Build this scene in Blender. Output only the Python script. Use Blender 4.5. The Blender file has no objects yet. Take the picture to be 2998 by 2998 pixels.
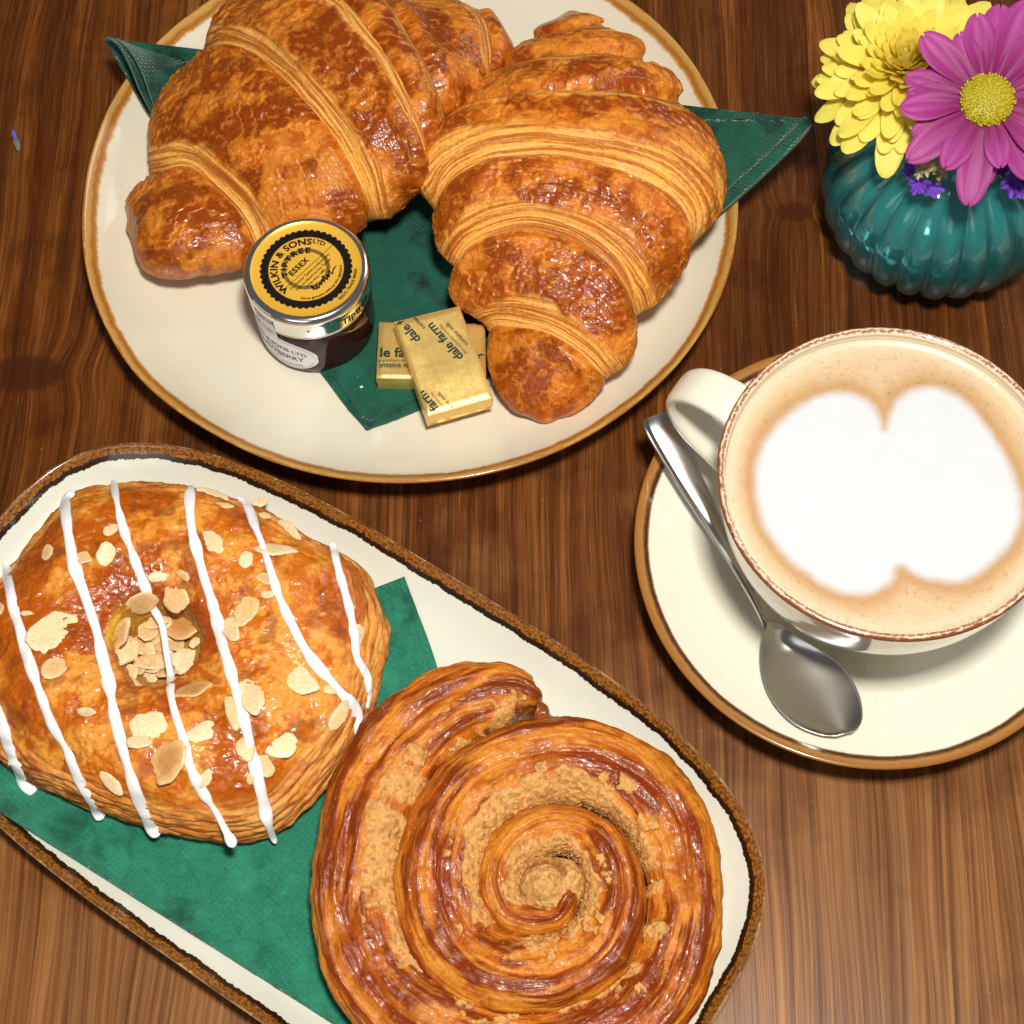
import bpy, math, random
import numpy as np
from mathutils import Vector, Matrix
from mathutils.bvhtree import BVHTree
random.seed(7); rng = np.random.RandomState(11)
PI = math.pi
sc = bpy.context.scene
COL = sc.collection
S = 0.01                      # all modelling below is in centimetres

# ------------------------------------------------------------------ camera
PIT, ROL, H, FPX = 1.13645, -0.04433, 58.7117, 5200.0
_c, _s = math.cos(ROL), math.sin(ROL)
_F = np.array([0, math.cos(PIT), -math.sin(PIT)]); _R0 = np.array([1., 0, 0]); _U0 = np.array([0, math.sin(PIT), math.cos(PIT)])
_R = _c*_R0 + _s*_U0; _U = -_s*_R0 + _c*_U0
cam = bpy.data.cameras.new('camera'); cam.sensor_width = 36; cam.lens = 36*FPX/2998; cam.clip_start = .02; cam.clip_end = 50
co = bpy.data.objects.new('camera', cam); COL.objects.link(co)
co.matrix_world = Matrix(((_R[0], _U[0], -_F[0], 0), (_R[1], _U[1], -_F[1], 0), (_R[2], _U[2], -_F[2], H*S), (0, 0, 0, 1)))
sc.camera = co
# ------------------------------------------------------------------ light (indoors: one small lamp above, soft room and window light)
w = bpy.data.worlds.new('World'); sc.world = w; w.use_nodes = True
w.node_tree.nodes['Background'].inputs[0].default_value = (1, .97, .93, 1)
w.node_tree.nodes['Background'].inputs[1].default_value = .105
def area(name, loc, target, size, energy, color, sizey=None):
    l = bpy.data.lights.new(name, 'AREA'); l.size = size*S; l.energy = energy; l.color = color
    if sizey: l.shape = 'RECTANGLE'; l.size_y = sizey*S
    o = bpy.data.objects.new(name, l); COL.objects.link(o); o.location = Vector(loc)*S
    o.rotation_euler = (Vector(target)-Vector(loc)).to_track_quat('-Z', 'Y').to_euler()
    return o
area('ceiling_lamp', (6, 8, 80), (3, 25, 0), 8, 8.3, (1, .96, .885))
area('window_light', (-60, -110, 120), (0, 27, 0), 90, 3.6, (.95, .98, 1), 70)
area('window_light', (120, 130, 75), (12, 36, 3), 55, 6.5, (.95, .98, 1), 80)
sc.view_settings.view_transform = 'Standard'; sc.view_settings.look = 'None'; sc.view_settings.exposure = 0; sc.view_settings.gamma = 1
sc.cycles.max_bounces = 12; sc.cycles.transmission_bounces = 10; sc.cycles.transparent_max_bounces = 12
sc.cycles.sample_clamp_indirect = 6

# ------------------------------------------------------------------ helpers
def W(p, z):
    """photo position (1932-wide reading) -> point on the level z (cm)"""
    p = np.asarray(p, float); one = p.ndim == 1
    p = np.atleast_2d(p); z = np.broadcast_to(np.asarray(z, float), p.shape[:-1])
    x = (p[..., 0]*1.55176-1499)/FPX; y = -(p[..., 1]*1.55176-1499)/FPX
    d = x[..., None]*_R + y[..., None]*_U + _F
    t = (z-H)/d[..., 2]
    q = d*t[..., None]; q[..., 2] += H
    return q[0] if one else q
def ray(p):
    x = (p[0]*1.55176-1499)/FPX; y = -(p[1]*1.55176-1499)/FPX
    d = x*_R+y*_U+_F
    return Vector((0, 0, H)), Vector(d).normalized()
def Z2(p):  return np.array([[644.4+.4338*a, .4337*b] for a, b in p])       # readings of the enlarged crops
def Z5(p):  return np.array([[225.5+.3502*a, .3502*b] for a, b in p])
def ZD(p):  return np.array([[.4203*a, 837.7+.4203*b] for a, b in p])
def ZS(p):  return np.array([[580+.4337*a, 1224.4+.4337*b] for a, b in p])
def ZC(p):  return np.array([[1160+.467*a, 580+.467*b] for a, b in p])
def ZF(p):  return np.array([[1417.7+.3002*a, .3002*b] for a, b in p])
def ZJ(p):  return np.array([[438.2+.2735*a, 386.6+.2735*b] for a, b in p])
def _hash(i, j, k, s):
    n = (i*374761393 + j*668265263 + k*2147483647 + s*144269504) & 0xffffffff
    n = ((n ^ (n >> 13))*1274126177) & 0xffffffff
    return ((n ^ (n >> 16)) & 0xffff)/65535.0
def vnoise(x, y, z=0, seed=0):
    x, y, z = np.broadcast_arrays(np.asarray(x, float), np.asarray(y, float), np.asarray(z, float))
    xi, yi, zi = np.floor(x).astype(np.int64), np.floor(y).astype(np.int64), np.floor(z).astype(np.int64)
    f = [a-b for a, b in ((x, xi), (y, yi), (z, zi))]; f = [a*a*a*(a*(a*6-15)+10) for a in f]
    r = 0
    for dx in (0, 1):
        for dy in (0, 1):
            wxy = (f[0] if dx else 1-f[0])*(f[1] if dy else 1-f[1])
            for dz in (0, 1):
                r = r + wxy*(f[2] if dz else 1-f[2])*_hash(xi+dx, yi+dy, zi+dz, seed)
    return r
def fbm(x, y, z=0, o=4, seed=0):
    a, t, r = .5, 0, 0
    for k in range(o):
        r = r + a*vnoise(x, y, z, seed+k*7); t += a; a *= .55
        x = np.asarray(x)*2.03+3.1; y = np.asarray(y)*2.03+1.7; z = np.asarray(z)*2.03
    return r/t
def sstep(a, b, x):
    t = np.clip((x-a)/(b-a), 0, 1); return t*t*(3-2*t)
def mix(a, b, t):
    t = np.asarray(t)[..., None]; return np.asarray(a)*(1-t)+np.asarray(b)*t
def catmull(P, n, closed=False, bylen=True):
    P = np.asarray(P, float)
    if closed: Q = np.vstack([P[-1:], P, P[:2]])
    else: Q = np.vstack([2*P[0]-P[1], P, 2*P[-1]-P[-2]])
    m = len(Q)-3; out = []
    for i in range(m):
        t = np.linspace(0, 1, 24, endpoint=False)[:, None]
        a, b, c, d = Q[i:i+4]
        out.append(.5*((2*b)+(c-a)*t+(2*a-5*b+4*c-d)*t**2+(3*b-a-3*c+d)*t**3))
    out = np.vstack(out+[Q[-2:-1]])
    if bylen:
        L = np.r_[0, np.cumsum(np.linalg.norm(np.diff(out, axis=0), axis=1))]
    else: L = np.arange(len(out), dtype=float)
    u = np.linspace(0, L[-1], n+1)[:-1] if closed else np.linspace(0, L[-1], n) if np.isscalar(n) else np.asarray(n)*L[-1]
    return np.stack([np.interp(u, L, out[:, k]) for k in range(out.shape[1])], 1)

ORG = {}
def thing(name, label, cat, loc=(0, 0, 0), group=None):
    o = bpy.data.objects.new(name, None); o.empty_display_size = .01; COL.objects.link(o); o.location = Vector(loc)*S
    o['label'] = label; o['category'] = cat
    if group: o['group'] = group
    ORG[o.name] = np.array(loc, float); return o
def place(name, me, mat, parent=None, org=None, label=None, cat=None, group=None, kind=None):
    o = bpy.data.objects.new(name, me); COL.objects.link(o)
    if mat is not None and not me.materials: me.materials.append(mat)
    if parent is not None: o.parent = parent; ORG[o.name] = ORG[parent.name]
    else:
        ORG[o.name] = np.zeros(3) if org is None else np.array(org, float); o.location = Vector(ORG[o.name])*S
    if label: o['label'] = label
    if cat: o['category'] = cat
    if group: o['group'] = group
    if kind: o['kind'] = kind
    return o
def mesh(name, V, F, mat, parent=None, uv=None, col=None, smooth=True, gloss=None, org=None, **kw):
    o0 = ORG[parent.name] if parent is not None else (np.zeros(3) if org is None else np.array(org, float))
    V = (np.asarray(V, float)-o0)*S
    me = bpy.data.meshes.new(name)
    if isinstance(F, np.ndarray):
        n = F.shape[1]
        me.vertices.add(len(V)); me.vertices.foreach_set('co', V.ravel().astype(np.float32))
        me.loops.add(F.size); me.loops.foreach_set('vertex_index', F.ravel().astype(np.int32))
        me.polygons.add(len(F)); me.polygons.foreach_set('loop_start', (np.arange(len(F))*n).astype(np.int32))
        me.update(calc_edges=True)
    else: me.from_pydata(V.tolist(), [], [list(f) for f in F])
    me.validate(); 
    if smooth: me.polygons.foreach_set('use_smooth', np.ones(len(me.polygons), bool))
    if uv is not None:
        li = np.empty(len(me.loops), np.int32); me.loops.foreach_get('vertex_index', li)
        l = me.uv_layers.new(name='UVMap'); l.data.foreach_set('uv', np.asarray(uv, np.float32)[li].ravel())
    if col is not None:
        a = me.color_attributes.new('Col', 'FLOAT_COLOR', 'POINT')
        c = np.ones((len(V), 4), np.float32); c[:, :3] = col; a.data.foreach_set('color', c.ravel())
    if gloss is not None:
        a = me.attributes.new('Gloss', 'FLOAT', 'POINT'); a.data.foreach_set('value', np.asarray(gloss, np.float32).ravel())
    me.update()
    return place(name, me, mat, parent, org=org, **kw)
def gridF(nu, nv, cu=False, cv=False, flip=False):
    i = np.arange(nu if cu else nu-1)[:, None]; j = np.arange(nv if cv else nv-1)[None, :]
    a = i*nv+j; b = ((i+1) % nu)*nv+j; c = ((i+1) % nu)*nv+(j+1) % nv; d = i*nv+(j+1) % nv
    F = np.stack([a, b, c, d] if not flip else [a, d, c, b], -1).reshape(-1, 4); return F
def gnorm(P, cu=False, cv=False):
    def g(A, ax, cyc):
        if cyc: return np.roll(A, -1, ax)-np.roll(A, 1, ax)
        return np.gradient(A, axis=ax)
    n = np.cross(g(P, 0, cu), g(P, 1, cv)); return n/(np.linalg.norm(n, axis=-1, keepdims=True)+1e-9)
def lathe(prof, n=160, c=(0, 0), radf=None, lobes=None):
    """prof: (r, z) list from the inside out; returns V, F, uv(angle*R, distance from rim along profile is filled by caller)"""
    prof = np.asarray(prof, float); a = np.arange(n)*2*PI/n
    k = np.ones(n) if radf is None else radf(a)
    r = prof[None, :, 0]*k[:, None]
    if lobes is not None: r = r*lobes(a)[:, None] if lobes(a).ndim == 1 else r*lobes(a)
    V = np.stack([c[0]+r*np.cos(a)[:, None], c[1]+r*np.sin(a)[:, None], np.broadcast_to(prof[None, :, 1], r.shape)], -1)
    return V, gridF(n, len(prof), cu=True), a
def smoothprof(p, n): return catmull(p, n)
def box(c, d):
    x, y, z = c; a, b, e = [q/2 for q in d]
    V = [(x+i*a, y+j*b, z+k*e) for i in (-1, 1) for j in (-1, 1) for k in (-1, 1)]
    return V, [(0, 1, 3, 2), (4, 6, 7, 5), (0, 4, 5, 1), (2, 3, 7, 6), (0, 2, 6, 4), (1, 5, 7, 3)]
def tube(path, rad, n=10, caps=True):
    path = np.asarray(path, float); rad = np.broadcast_to(rad, len(path))
    t = np.gradient(path, axis=0); t /= np.linalg.norm(t, axis=1, keepdims=True)+1e-9
    up = np.array([0, 0, 1.]) if abs(t[0][2]) < .9 else np.array([1., 0, 0])
    V = []
    for p, d, r in zip(path, t, rad):
        s = np.cross(d, up); s /= np.linalg.norm(s)+1e-9; u = np.cross(s, d); up = u
        a = np.arange(n)*2*PI/n
        V.append(p+r*(np.cos(a)[:, None]*s+np.sin(a)[:, None]*u))
    V = np.array(V); return V.reshape(-1, 3), gridF(len(path), n, cv=True)
def text(s, size, offset=0.0, align='CENTER', space=1.0):
    cu = bpy.data.curves.new('t', 'FONT'); cu.body = s; cu.size = size; cu.resolution_u = 3; cu.align_x = align; cu.offset = offset; cu.space_character = space
    ob = bpy.data.objects.new('t', cu); COL.objects.link(ob)
    dg = bpy.context.evaluated_depsgraph_get(); dg.update()
    me = bpy.data.meshes.new_from_object(ob.evaluated_get(dg))
    V = np.array([v.co[:] for v in me.vertices]).reshape(-1, 3); F = [tuple(p.vertices) for p in me.polygons]
    bpy.data.objects.remove(ob); bpy.data.curves.remove(cu); bpy.data.meshes.remove(me)
    return V[:, :2], F
class Acc:
    def __init__(s): s.V = []; s.F = []; s.n = 0
    def add(s, V, F):
        V = np.asarray(V, float); s.V.append(V); s.F += [tuple(int(i)+s.n for i in f) for f in F]; s.n += len(V)
    def out(s): return np.vstack(s.V), s.F

# ------------------------------------------------------------------ materials
class M:
    def __init__(s, name):
        s.m = bpy.data.materials.new(name); s.m.use_nodes = True; s.nt = s.m.node_tree; s.N = s.nt.nodes; s.L = s.nt.links
        s.b = s.N['Principled BSDF']
    def n(s, t, **kw):
        x = s.N.new(t)
        for k, v in kw.items():
            if k in x.bl_rna.properties: setattr(x, k, v)
        return x
    def set(s, inp, v):
        if hasattr(v, 'is_output'): s.L.new(v, inp)
        elif isinstance(v, (tuple, list)) and len(v) == 3 and inp.type == 'RGBA': inp.default_value = (*v, 1)
        else: inp.default_value = v
    def P(s, **kw):
        for k, v in kw.items(): s.set(s.b.inputs[k.replace('_', ' ')], v)
        return s
    def coord(s, kind='Object', scale=(100, 100, 100), rot=(0, 0, 0), loc=(0, 0, 0)):
        t = s.n('ShaderNodeTexCoord'); mp = s.n('ShaderNodeMapping'); s.L.new(t.outputs[kind], mp.inputs[0])
        mp.inputs['Scale'].default_value = scale; mp.inputs['Rotation'].default_value = rot; mp.inputs['Location'].default_value = loc
        return mp.outputs[0]
    def noise(s, vec, scale=1, detail=4, rough=.55, dist=0, out='Fac'):
        x = s.n('ShaderNodeTexNoise'); s.L.new(vec, x.inputs['Vector']); x.inputs['Scale'].default_value = scale
        x.inputs['Detail'].default_value = detail; x.inputs['Roughness'].default_value = rough; x.inputs['Distortion'].default_value = dist
        return x.outputs[out]
    def voro(s, vec, scale=1, feature='F1', out='Distance'):
        x = s.n('ShaderNodeTexVoronoi', feature=feature); s.L.new(vec, x.inputs['Vector']); x.inputs['Scale'].default_value = scale; return x.outputs[out]
    def ramp(s, fac, stops, interp='LINEAR'):
        x = s.n('ShaderNodeValToRGB'); s.L.new(fac, x.inputs[0]); r = x.color_ramp; r.interpolation = interp
        while len(r.elements) < len(stops): r.elements.new(.5)
        for e, (p, c) in zip(r.elements, stops):
            e.position = p; e.color = (*c, 1) if not np.isscalar(c) else (c, c, c, 1)
        return x.outputs[0]
    def mixc(s, f, a, b, mode='MIX'):
        x = s.n('ShaderNodeMix', data_type='RGBA', blend_type=mode)
        s.set(x.inputs[0], f); s.set(x.inputs[6], a); s.set(x.inputs[7], b); return x.outputs[2]
    def math(s, op, a, b=0.0, c=None):
        x = s.n('ShaderNodeMath', operation=op); s.set(x.inputs[0], a); s.set(x.inputs[1], b)
        if c is not None: s.set(x.inputs[2], c)
        return x.outputs[0]
    def attr(s, name, out='Color'):
        x = s.n('ShaderNodeAttribute', attribute_name=name); return x.outputs[out]
    def bump(s, h, strength=.5, dist=.01, normal=None):
        x = s.n('ShaderNodeBump'); s.L.new(h, x.inputs['Height']); x.inputs['Strength'].default_value = strength
        x.inputs['Distance'].default_value = dist*S
        if normal is not None: s.L.new(normal, x.inputs['Normal'])
        s.L.new(x.outputs[0], s.b.inputs['Normal']); return x.outputs[0]

def mat_wood(tone, seed):
    m = M('stained_pine_%d' % seed); g = 0.02
    v = m.coord('Object', (100, 100, 100), (0, 0, g), (seed*13.7, seed*31.1, 0))
    sep = m.n('ShaderNodeSeparateXYZ'); m.L.new(m.coord('Object'), sep.inputs[0])
    X, Y = sep.outputs[0], sep.outputs[1]
    # knots: rings replace the straight grain round each knot
    x0 = m.math('ADD', m.math('MULTIPLY', m.noise(m.coord('Object', (100*.12, 100*.035, 100), (0, 0, g), (seed*3.3, 0, 0)), 1, 2), 2.6), m.math('SUBTRACT', X, m.math('MULTIPLY', Y, .055)))
    kmask = None
    for (kx, ky, kr, asp) in KNOTS:
        dx = m.math('SUBTRACT', X, kx); dy = m.math('MULTIPLY', m.math('SUBTRACT', Y, ky), asp)
        d = m.math('SQRT', m.math('ADD', m.math('MULTIPLY', dx, dx), m.math('MULTIPLY', dy, dy)))
        fall = m.math('POWER', 2.718, m.math('MULTIPLY', m.math('MULTIPLY', d, d), -1/(1.7*kr)**2))
        x0 = m.math('ADD', x0, m.math('MULTIPLY', fall, m.math('MULTIPLY', dx, .45)))
        edge = m.math('SUBTRACT', 1, m.math('SMOOTH_MIN', m.math('ABSOLUTE', m.math('MULTIPLY', m.math('SUBTRACT', d, kr), 2.6/kr)), 1, .2))
        core = m.math('LESS_THAN', m.math('ADD', d, m.math('MULTIPLY', m.noise(v, 2.5, 3), .35)), kr*1.05)
        kk = m.math('MAXIMUM', m.math('MULTIPLY', edge, .9), m.math('MULTIPLY', core, .86))
        kmask = kk if kmask is None else m.math('MAXIMUM', kmask, kk)
    cmb = m.n('ShaderNodeCombineXYZ'); m.L.new(x0, cmb.inputs[0]); m.L.new(Y, cmb.inputs[1]); cmb.inputs[2].default_value = seed*5.3
    def gr(sx, sy, det=4, rough=.6, dist=0):
        mp = m.n('ShaderNodeMapping'); m.L.new(cmb.outputs[0], mp.inputs[0]); mp.inputs['Scale'].default_value = (sx, sy, 1)
        return m.noise(mp.outputs[0], 1, det, rough, dist)
    broad = gr(.35, .012, 3); ring = gr(1.5, .03, 4, .65); fine = gr(7, .09, 3, .6); pore = gr(26, .5, 2, .6); blot = m.noise(v, .35, 4, .6)
    a, b, c = [tuple(q*.84 for q in t_) for t_ in tone]
    col = m.ramp(m.math('ADD', m.math('MULTIPLY', broad, .55), m.math('MULTIPLY', ring, .6)), [(.36, a), (.56, b), (.74, c)])
    rl = m.ramp(ring, [(.55, (0, 0, 0)), (.60, (1, 1, 1)), (.63, (0, 0, 0))])
    col = m.mixc(m.math('MULTIPLY', rl, .42), col, (.36, .115, .022))
    col = m.mixc(m.math('MULTIPLY', m.ramp(fine, [(.35, 1), (.55, 0)]), .55), col, tuple(q*.42 for q in a))
    col = m.mixc(m.math('MULTIPLY', m.ramp(pore, [(.34, 1), (.46, 0)]), .5), col, tuple(q*.35 for q in a))
    col = m.mixc(m.math('MULTIPLY', m.ramp(pore, [(.60, 0), (.72, 1)]), .16), col, (.42, .27, .17))
    col = m.mixc(m.math('MULTIPLY', m.ramp(blot, [(.52, 0), (.72, 1)]), .55), col, tuple(q*.45 for q in a))
    near_sheen = m.math('ADD', m.math('MULTIPLY', m.math('SUBTRACT', 26, Y), .075), m.math('MULTIPLY', m.math('SUBTRACT', m.noise(v, .22, 4, .6), .5), 3.0))  # tan painted in towards the near edge, standing in for sheen and light falloff
    near_sheen = m.math('MULTIPLY', m.ramp(near_sheen, [(.1, 0), (.95, 1)]), m.math('ADD', .35, m.math('MULTIPLY', ring, .7)))
    col = m.mixc(m.math('MULTIPLY', near_sheen, .70), col, m.mixc(m.ramp(fine, [(.3, 0), (.7, 1)]), (.19, .065, .016), (.48, .225, .075)))
    col = m.mixc(m.math('MULTIPLY', m.ramp(gr(11, .05, 2, .5), [(.36, 1), (.46, 0)]), .40), col, (.055, .018, .006))
    col = m.mixc(kmask, col, m.mixc(ring, (.030, .007, .002), (.075, .018, .005)))
    spk = m.ramp(m.voro(v, 1.1), [(.0, 1), (.018, 1), (.03, 0)])
    col = m.mixc(m.math('MULTIPLY', spk, .5), col, (.5, .4, .3))
    scr = m.noise(m.coord('Object', (100*.5, 100*7, 100), (0, 0, .9)), 1.2, 2, .5)
    rough = m.math('ADD', m.math('MULTIPLY', fine, .16), .23)
    m.P(Base_Color=col, Roughness=rough, Specular_IOR_Level=.22)
    m.bump(m.math('ADD', m.math('MULTIPLY', fine, 1), m.math('MULTIPLY', pore, .5)), .35, .02)
    return m.m
def mat_ceramic(name, stops, amp, ns, base, mott=0, ns2=(3, 8), span=1.0):
    m = M(name); uv = m.coord('UV', (1, 1, 1)); sp = m.n('ShaderNodeSeparateXYZ'); m.L.new(uv, sp.inputs[0])
    d = sp.outputs[1]
    n1 = m.noise(m.coord('UV', (ns[0], ns[1], 1)), 1, 4, .7); n2 = m.noise(m.coord('UV', (ns[0]*.12, .3, 1)), 1, 2)
    d2 = m.math('ADD', d, m.math('MULTIPLY', m.math('SUBTRACT', n1, .5), amp)); d2 = m.math('ADD', d2, m.math('MULTIPLY', m.math('SUBTRACT', n2, .5), amp*1.2))
    col = m.ramp(m.math('ADD', m.math('DIVIDE', d2, span*2), .5), [(.5+p/span/2, c) for p, c in stops])
    spk = m.ramp(m.voro(m.coord('Object'), 1.3), [(0, 1), (.03, 1), (.06, 0)])
    nb = m.noise(m.coord('Object'), 2.2, 3)
    inside = m.math('GREATER_THAN', d, max(p for p, _ in stops)+.05)
    col = m.mixc(m.math('MULTIPLY', m.math('MULTIPLY', spk, m.ramp(nb, [(.5, 0), (.6, 1)])), m.math('MULTIPLY', inside, .5)), col, (.35, .17, .05))
    if mott:
        mo = m.noise(m.coord('UV', (ns2[0], ns2[1], 1)), 1, 5, .75)
        band = m.math('MULTIPLY', m.math('GREATER_THAN', d, .08), m.math('LESS_THAN', d2, .42))
        col = m.mixc(m.math('MULTIPLY', m.math('MULTIPLY', m.ramp(mo, [(.46, 0), (.58, 1)]), band), mott), col, (.42, .17, .03))
        col = m.mixc(m.math('MULTIPLY', m.math('MULTIPLY', m.ramp(mo, [(.36, 1), (.46, 0)]), band), mott), col, (.02, .008, .003))
    m.P(Base_Color=col, Roughness=.22, Coat_Weight=.6, Coat_Roughness=.08, Specular_IOR_Level=.5)
    m.bump(m.noise(m.coord('Object'), 1.2, 2), .15, .02)
    return m.m
def mat_pastry(name, fine=9.0, bumpd=.03, spec=.5, coat=.35):
    m = M(name); c = m.attr('Col'); g = m.attr('Gloss', 'Fac')
    ob = m.coord('Object')
    n = m.noise(ob, fine, 5, .65); n2 = m.noise(ob, 2.4, 4, .6)
    col = m.mixc(1.0, c, m.ramp(n, [(.25, (.66, .56, .5)), (.5, (1, 1, 1)), (.75, (1.15, 1.13, 1.08))]), 'MULTIPLY')
    rough = m.math('SUBTRACT', .66, m.math('MULTIPLY', g, .42))
    rough = m.math('ADD', rough, m.math('MULTIPLY', m.math('SUBTRACT', n2, .5), .25))
    m.P(Base_Color=col, Roughness=rough, Specular_IOR_Level=spec, Coat_Weight=m.math('MULTIPLY', g, coat), Coat_Roughness=.10,
        Subsurface_Weight=.0, Subsurface_Radius=(.006, .003, .001), Subsurface_Scale=1.0)
    m.bump(m.math('ADD', m.math('ADD', m.noise(ob, 5, 6, .7), m.math('MULTIPLY', m.noise(ob, 26, 3, .6), .35)), m.math('MULTIPLY', m.voro(m.coord('Object', (100, 100, 130)), 4.5, 'SMOOTH_F1'), .5)), .5, bumpd)
    return m.m
def mat_attr(name, rough=.5, **kw):
    m = M(name); m.P(Base_Color=m.attr('Col'), Roughness=rough, **kw); return m.m
def mat_plain(name, col, rough=.5, nscale=None, namp=.15, bump=None, **kw):
    m = M(name); c = tuple(col)
    if nscale: c = m.mixc(m.noise(m.coord('Object'), nscale, 4), tuple(q*(1-namp) for q in col), tuple(min(1, q*(1+namp)) for q in col))
    m.P(Base_Color=c, Roughness=rough, **kw)
    if bump: m.bump(m.noise(m.coord('Object'), bump[0], 4), bump[1], bump[2])
    return m.m
def mat_napkin(name, base, dark, scale=1.0, stain=.5, dot=True):
    m = M(name); ob = m.coord('Object'); fib = m.noise(ob, 9, 6, .75); cl = m.noise(ob, .55, 4, .6)
    col = m.mixc(m.ramp(fib, [(.3, 0), (.7, 1)]), tuple(q*.72 for q in base), tuple(q*1.3 for q in base))
    col = m.mixc(m.math('MULTIPLY', m.ramp(cl, [(.5, 0), (.68, 1)]), stain), col, dark); col = m.mixc(m.math('MULTIPLY', m.ramp(m.noise(ob, .9, 5, .6), [(.48, 0), (.7, 1)]), .5), col, tuple(q*1.7 for q in base))
    m.P(Base_Color=col, Roughness=.9, Specular_IOR_Level=.15, Sheen_Weight=.25)
    h = m.noise(ob, 14, 4, .7)
    if dot:
        u = m.coord('UV', (1, 1, 1)); sp = m.n('ShaderNodeSeparateXYZ'); m.L.new(u, sp.inputs[0])
        f = [m.math('SINE', m.math('MULTIPLY', sp.outputs[k], 2*PI*4.2)) for k in (0, 1)]
        e = m.math('MAXIMUM', m.math('MULTIPLY', f[0], f[1]), 0)
        mk = m.math('MULTIPLY', e, m.ramp(m.noise(m.coord('UV', (1, 1, 1)), .8, 0), [(.45, 0), (.5, 1)]))
        h = m.math('ADD', m.math('MULTIPLY', h, .4), m.math('MULTIPLY', mk, 1.5))
    m.bump(h, .7, .03)
    return m.m

KNOTS = []
_k = W((45, 705), 0); KNOTS.append((_k[0], _k[1], 1.25, 1.9))
_k = W((1500, 400), 0); KNOTS.append((_k[0], _k[1], .62, 1.7))
_k = W((333, 668), 0); KNOTS.append((_k[0], _k[1], .32, 1.2))
CREAM = (.72, .66, .52)
# ------------------------------------------------------------------ table top of boards
table = bpy.data.objects.new('table_top', None); COL.objects.link(table); table['kind'] = 'structure'; ORG['table_top'] = np.zeros(3); table.empty_display_size = .01
tones = [((.120, .021, .0015), (.225, .054, .004), (.34, .105, .012)), ((.080, .018, .002), (.155, .040, .005), (.26, .080, .012)),
         ((.075, .020, .003), (.155, .045, .008), (.28, .097, .020)), ((.068, .017, .003), (.140, .038, .007), (.245, .080, .016)),
         ((.062, .016, .003), (.130, .036, .007), (.23, .075, .015)), ((.068, .018, .003), (.145, .041, .008), (.25, .083, .018))]
seams = [-48, -33, -14.6, -4.4, 5.6, 14.9, 24, 34, 48]
for i in range(len(seams)-1):
    a, b = seams[i], seams[i+1]; g = .002; e = .008
    pr = [(a+g, -3), (a+g, -e), (a+g+e, 0), (b-g-e, 0), (b-g, -e), (b-g, -3)]
    V = [(x+.055*(y-20), y, z) for y in (-20, 85) for x, z in pr]; n = len(pr)
    F = [(k, (k+1) % n, n+(k+1) % n, n+k) for k in range(n)]+[tuple(range(n))[::-1], tuple(range(n, 2*n))]
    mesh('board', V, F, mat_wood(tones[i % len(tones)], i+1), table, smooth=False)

# ------------------------------------------------------------------ plates
def arcuv(V, prof, a, rimi, R):
    L = np.r_[0, np.cumsum(np.linalg.norm(np.diff(prof, axis=0), axis=1))]
    d = L[rimi]-L
    uv = np.stack([np.broadcast_to((a*R)[:, None], V.shape[:2]), np.broadcast_to(d[None], V.shape[:2])], -1)
    return uv.reshape(-1, 2)
PC = np.array([-3.36366, 39.88474]); PR = 12.514
_pa = np.radians([-180, -159, -150, -143, -126, -106, -89, -63, -54, -39, -26, -14, -7, 13, 26, 35, 50, 70, 100, 129, 145, 156, 168, 180])
_pr = np.array([-.05, .06, .1, .13, -.12, -.12, -.1, .02, .02, .1, .12, .04, -.02, -.08, -.01, .02, -.03, 0, 0, -.02, .07, .1, 0, -.05])
def plate_rad(a):
    aa = (a+PI) % (2*PI)-PI; v = np.interp(aa, _pa, _pr); k = np.ones(9)/9
    return 1+np.convolve(np.r_[v[-4:], v, v[:4]], k, 'valid')/PR*.8
pprof = np.vstack([[(0, 1.0)], smoothprof([(4, 1.0), (8, 1.0), (9.6, 1.1), (10.9, 1.42), (11.9, 1.98), (12.35, 2.36)], 22), [(12.42, 2.42), (12.47, 2.45), (12.52, 2.43), (12.54, 2.37)], smoothprof([(12.5, 2.28), (11.9, 1.6), (10.8, 1.0), (9.2, .55), (7.6, .42)], 10), [(7.55, 0.01), (7.2, 0.01), (7.1, .42), (0, .42)]])
def plate_z(x, y, c=PC):
    r = np.hypot(np.asarray(x)-c[0], np.asarray(y)-c[1]); q = pprof[:24]
    return np.where(r < 12.4, np.interp(r, q[:, 0], q[:, 1]), 2.47)
gold = [(-.20, CREAM), (-.10, (.62, .45, .2)), (-.04, (.40, .15, .02)), (.06, (.36, .13, .015)), (.16, (.54, .31, .09)), (.32, (.50, .26, .06)), (.44, (.34, .12, .014)), (.58, (.46, .20, .035)), (.70, CREAM)]
V, F, a = lathe(pprof, 360, PC, plate_rad)
big_plate = thing('dinner_plate', 'large round cream plate with golden brown rim holding two croissants', 'plate', (PC[0], PC[1], 0))
mesh('dish', V.reshape(-1, 3), F[:, ::-1], mat_ceramic('cream_glaze_gold_rim', gold, .30, (2.2, .8), CREAM), big_plate, uv=arcuv(V, pprof, a, 26, PR))
SC_ = np.array([12.177, 24.266])
sprof = np.vstack([[(0, 1.05)], [(2.6, 1.05), (2.9, 1.1), (3.2, 1.22)], smoothprof([(3.6, 1.28), (5.2, 1.5), (6.6, 1.86), (7.5, 2.22)], 16), [(7.72, 2.34), (7.85, 2.41), (7.94, 2.44), (7.99, 2.42), (8.01, 2.35)], smoothprof([(7.9, 2.2), (6.8, 1.45), (5.4, .95), (4.2, .7)], 8), [(4.1, .01), (3.8, .01), (3.7, .6), (0, .6)]])
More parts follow.
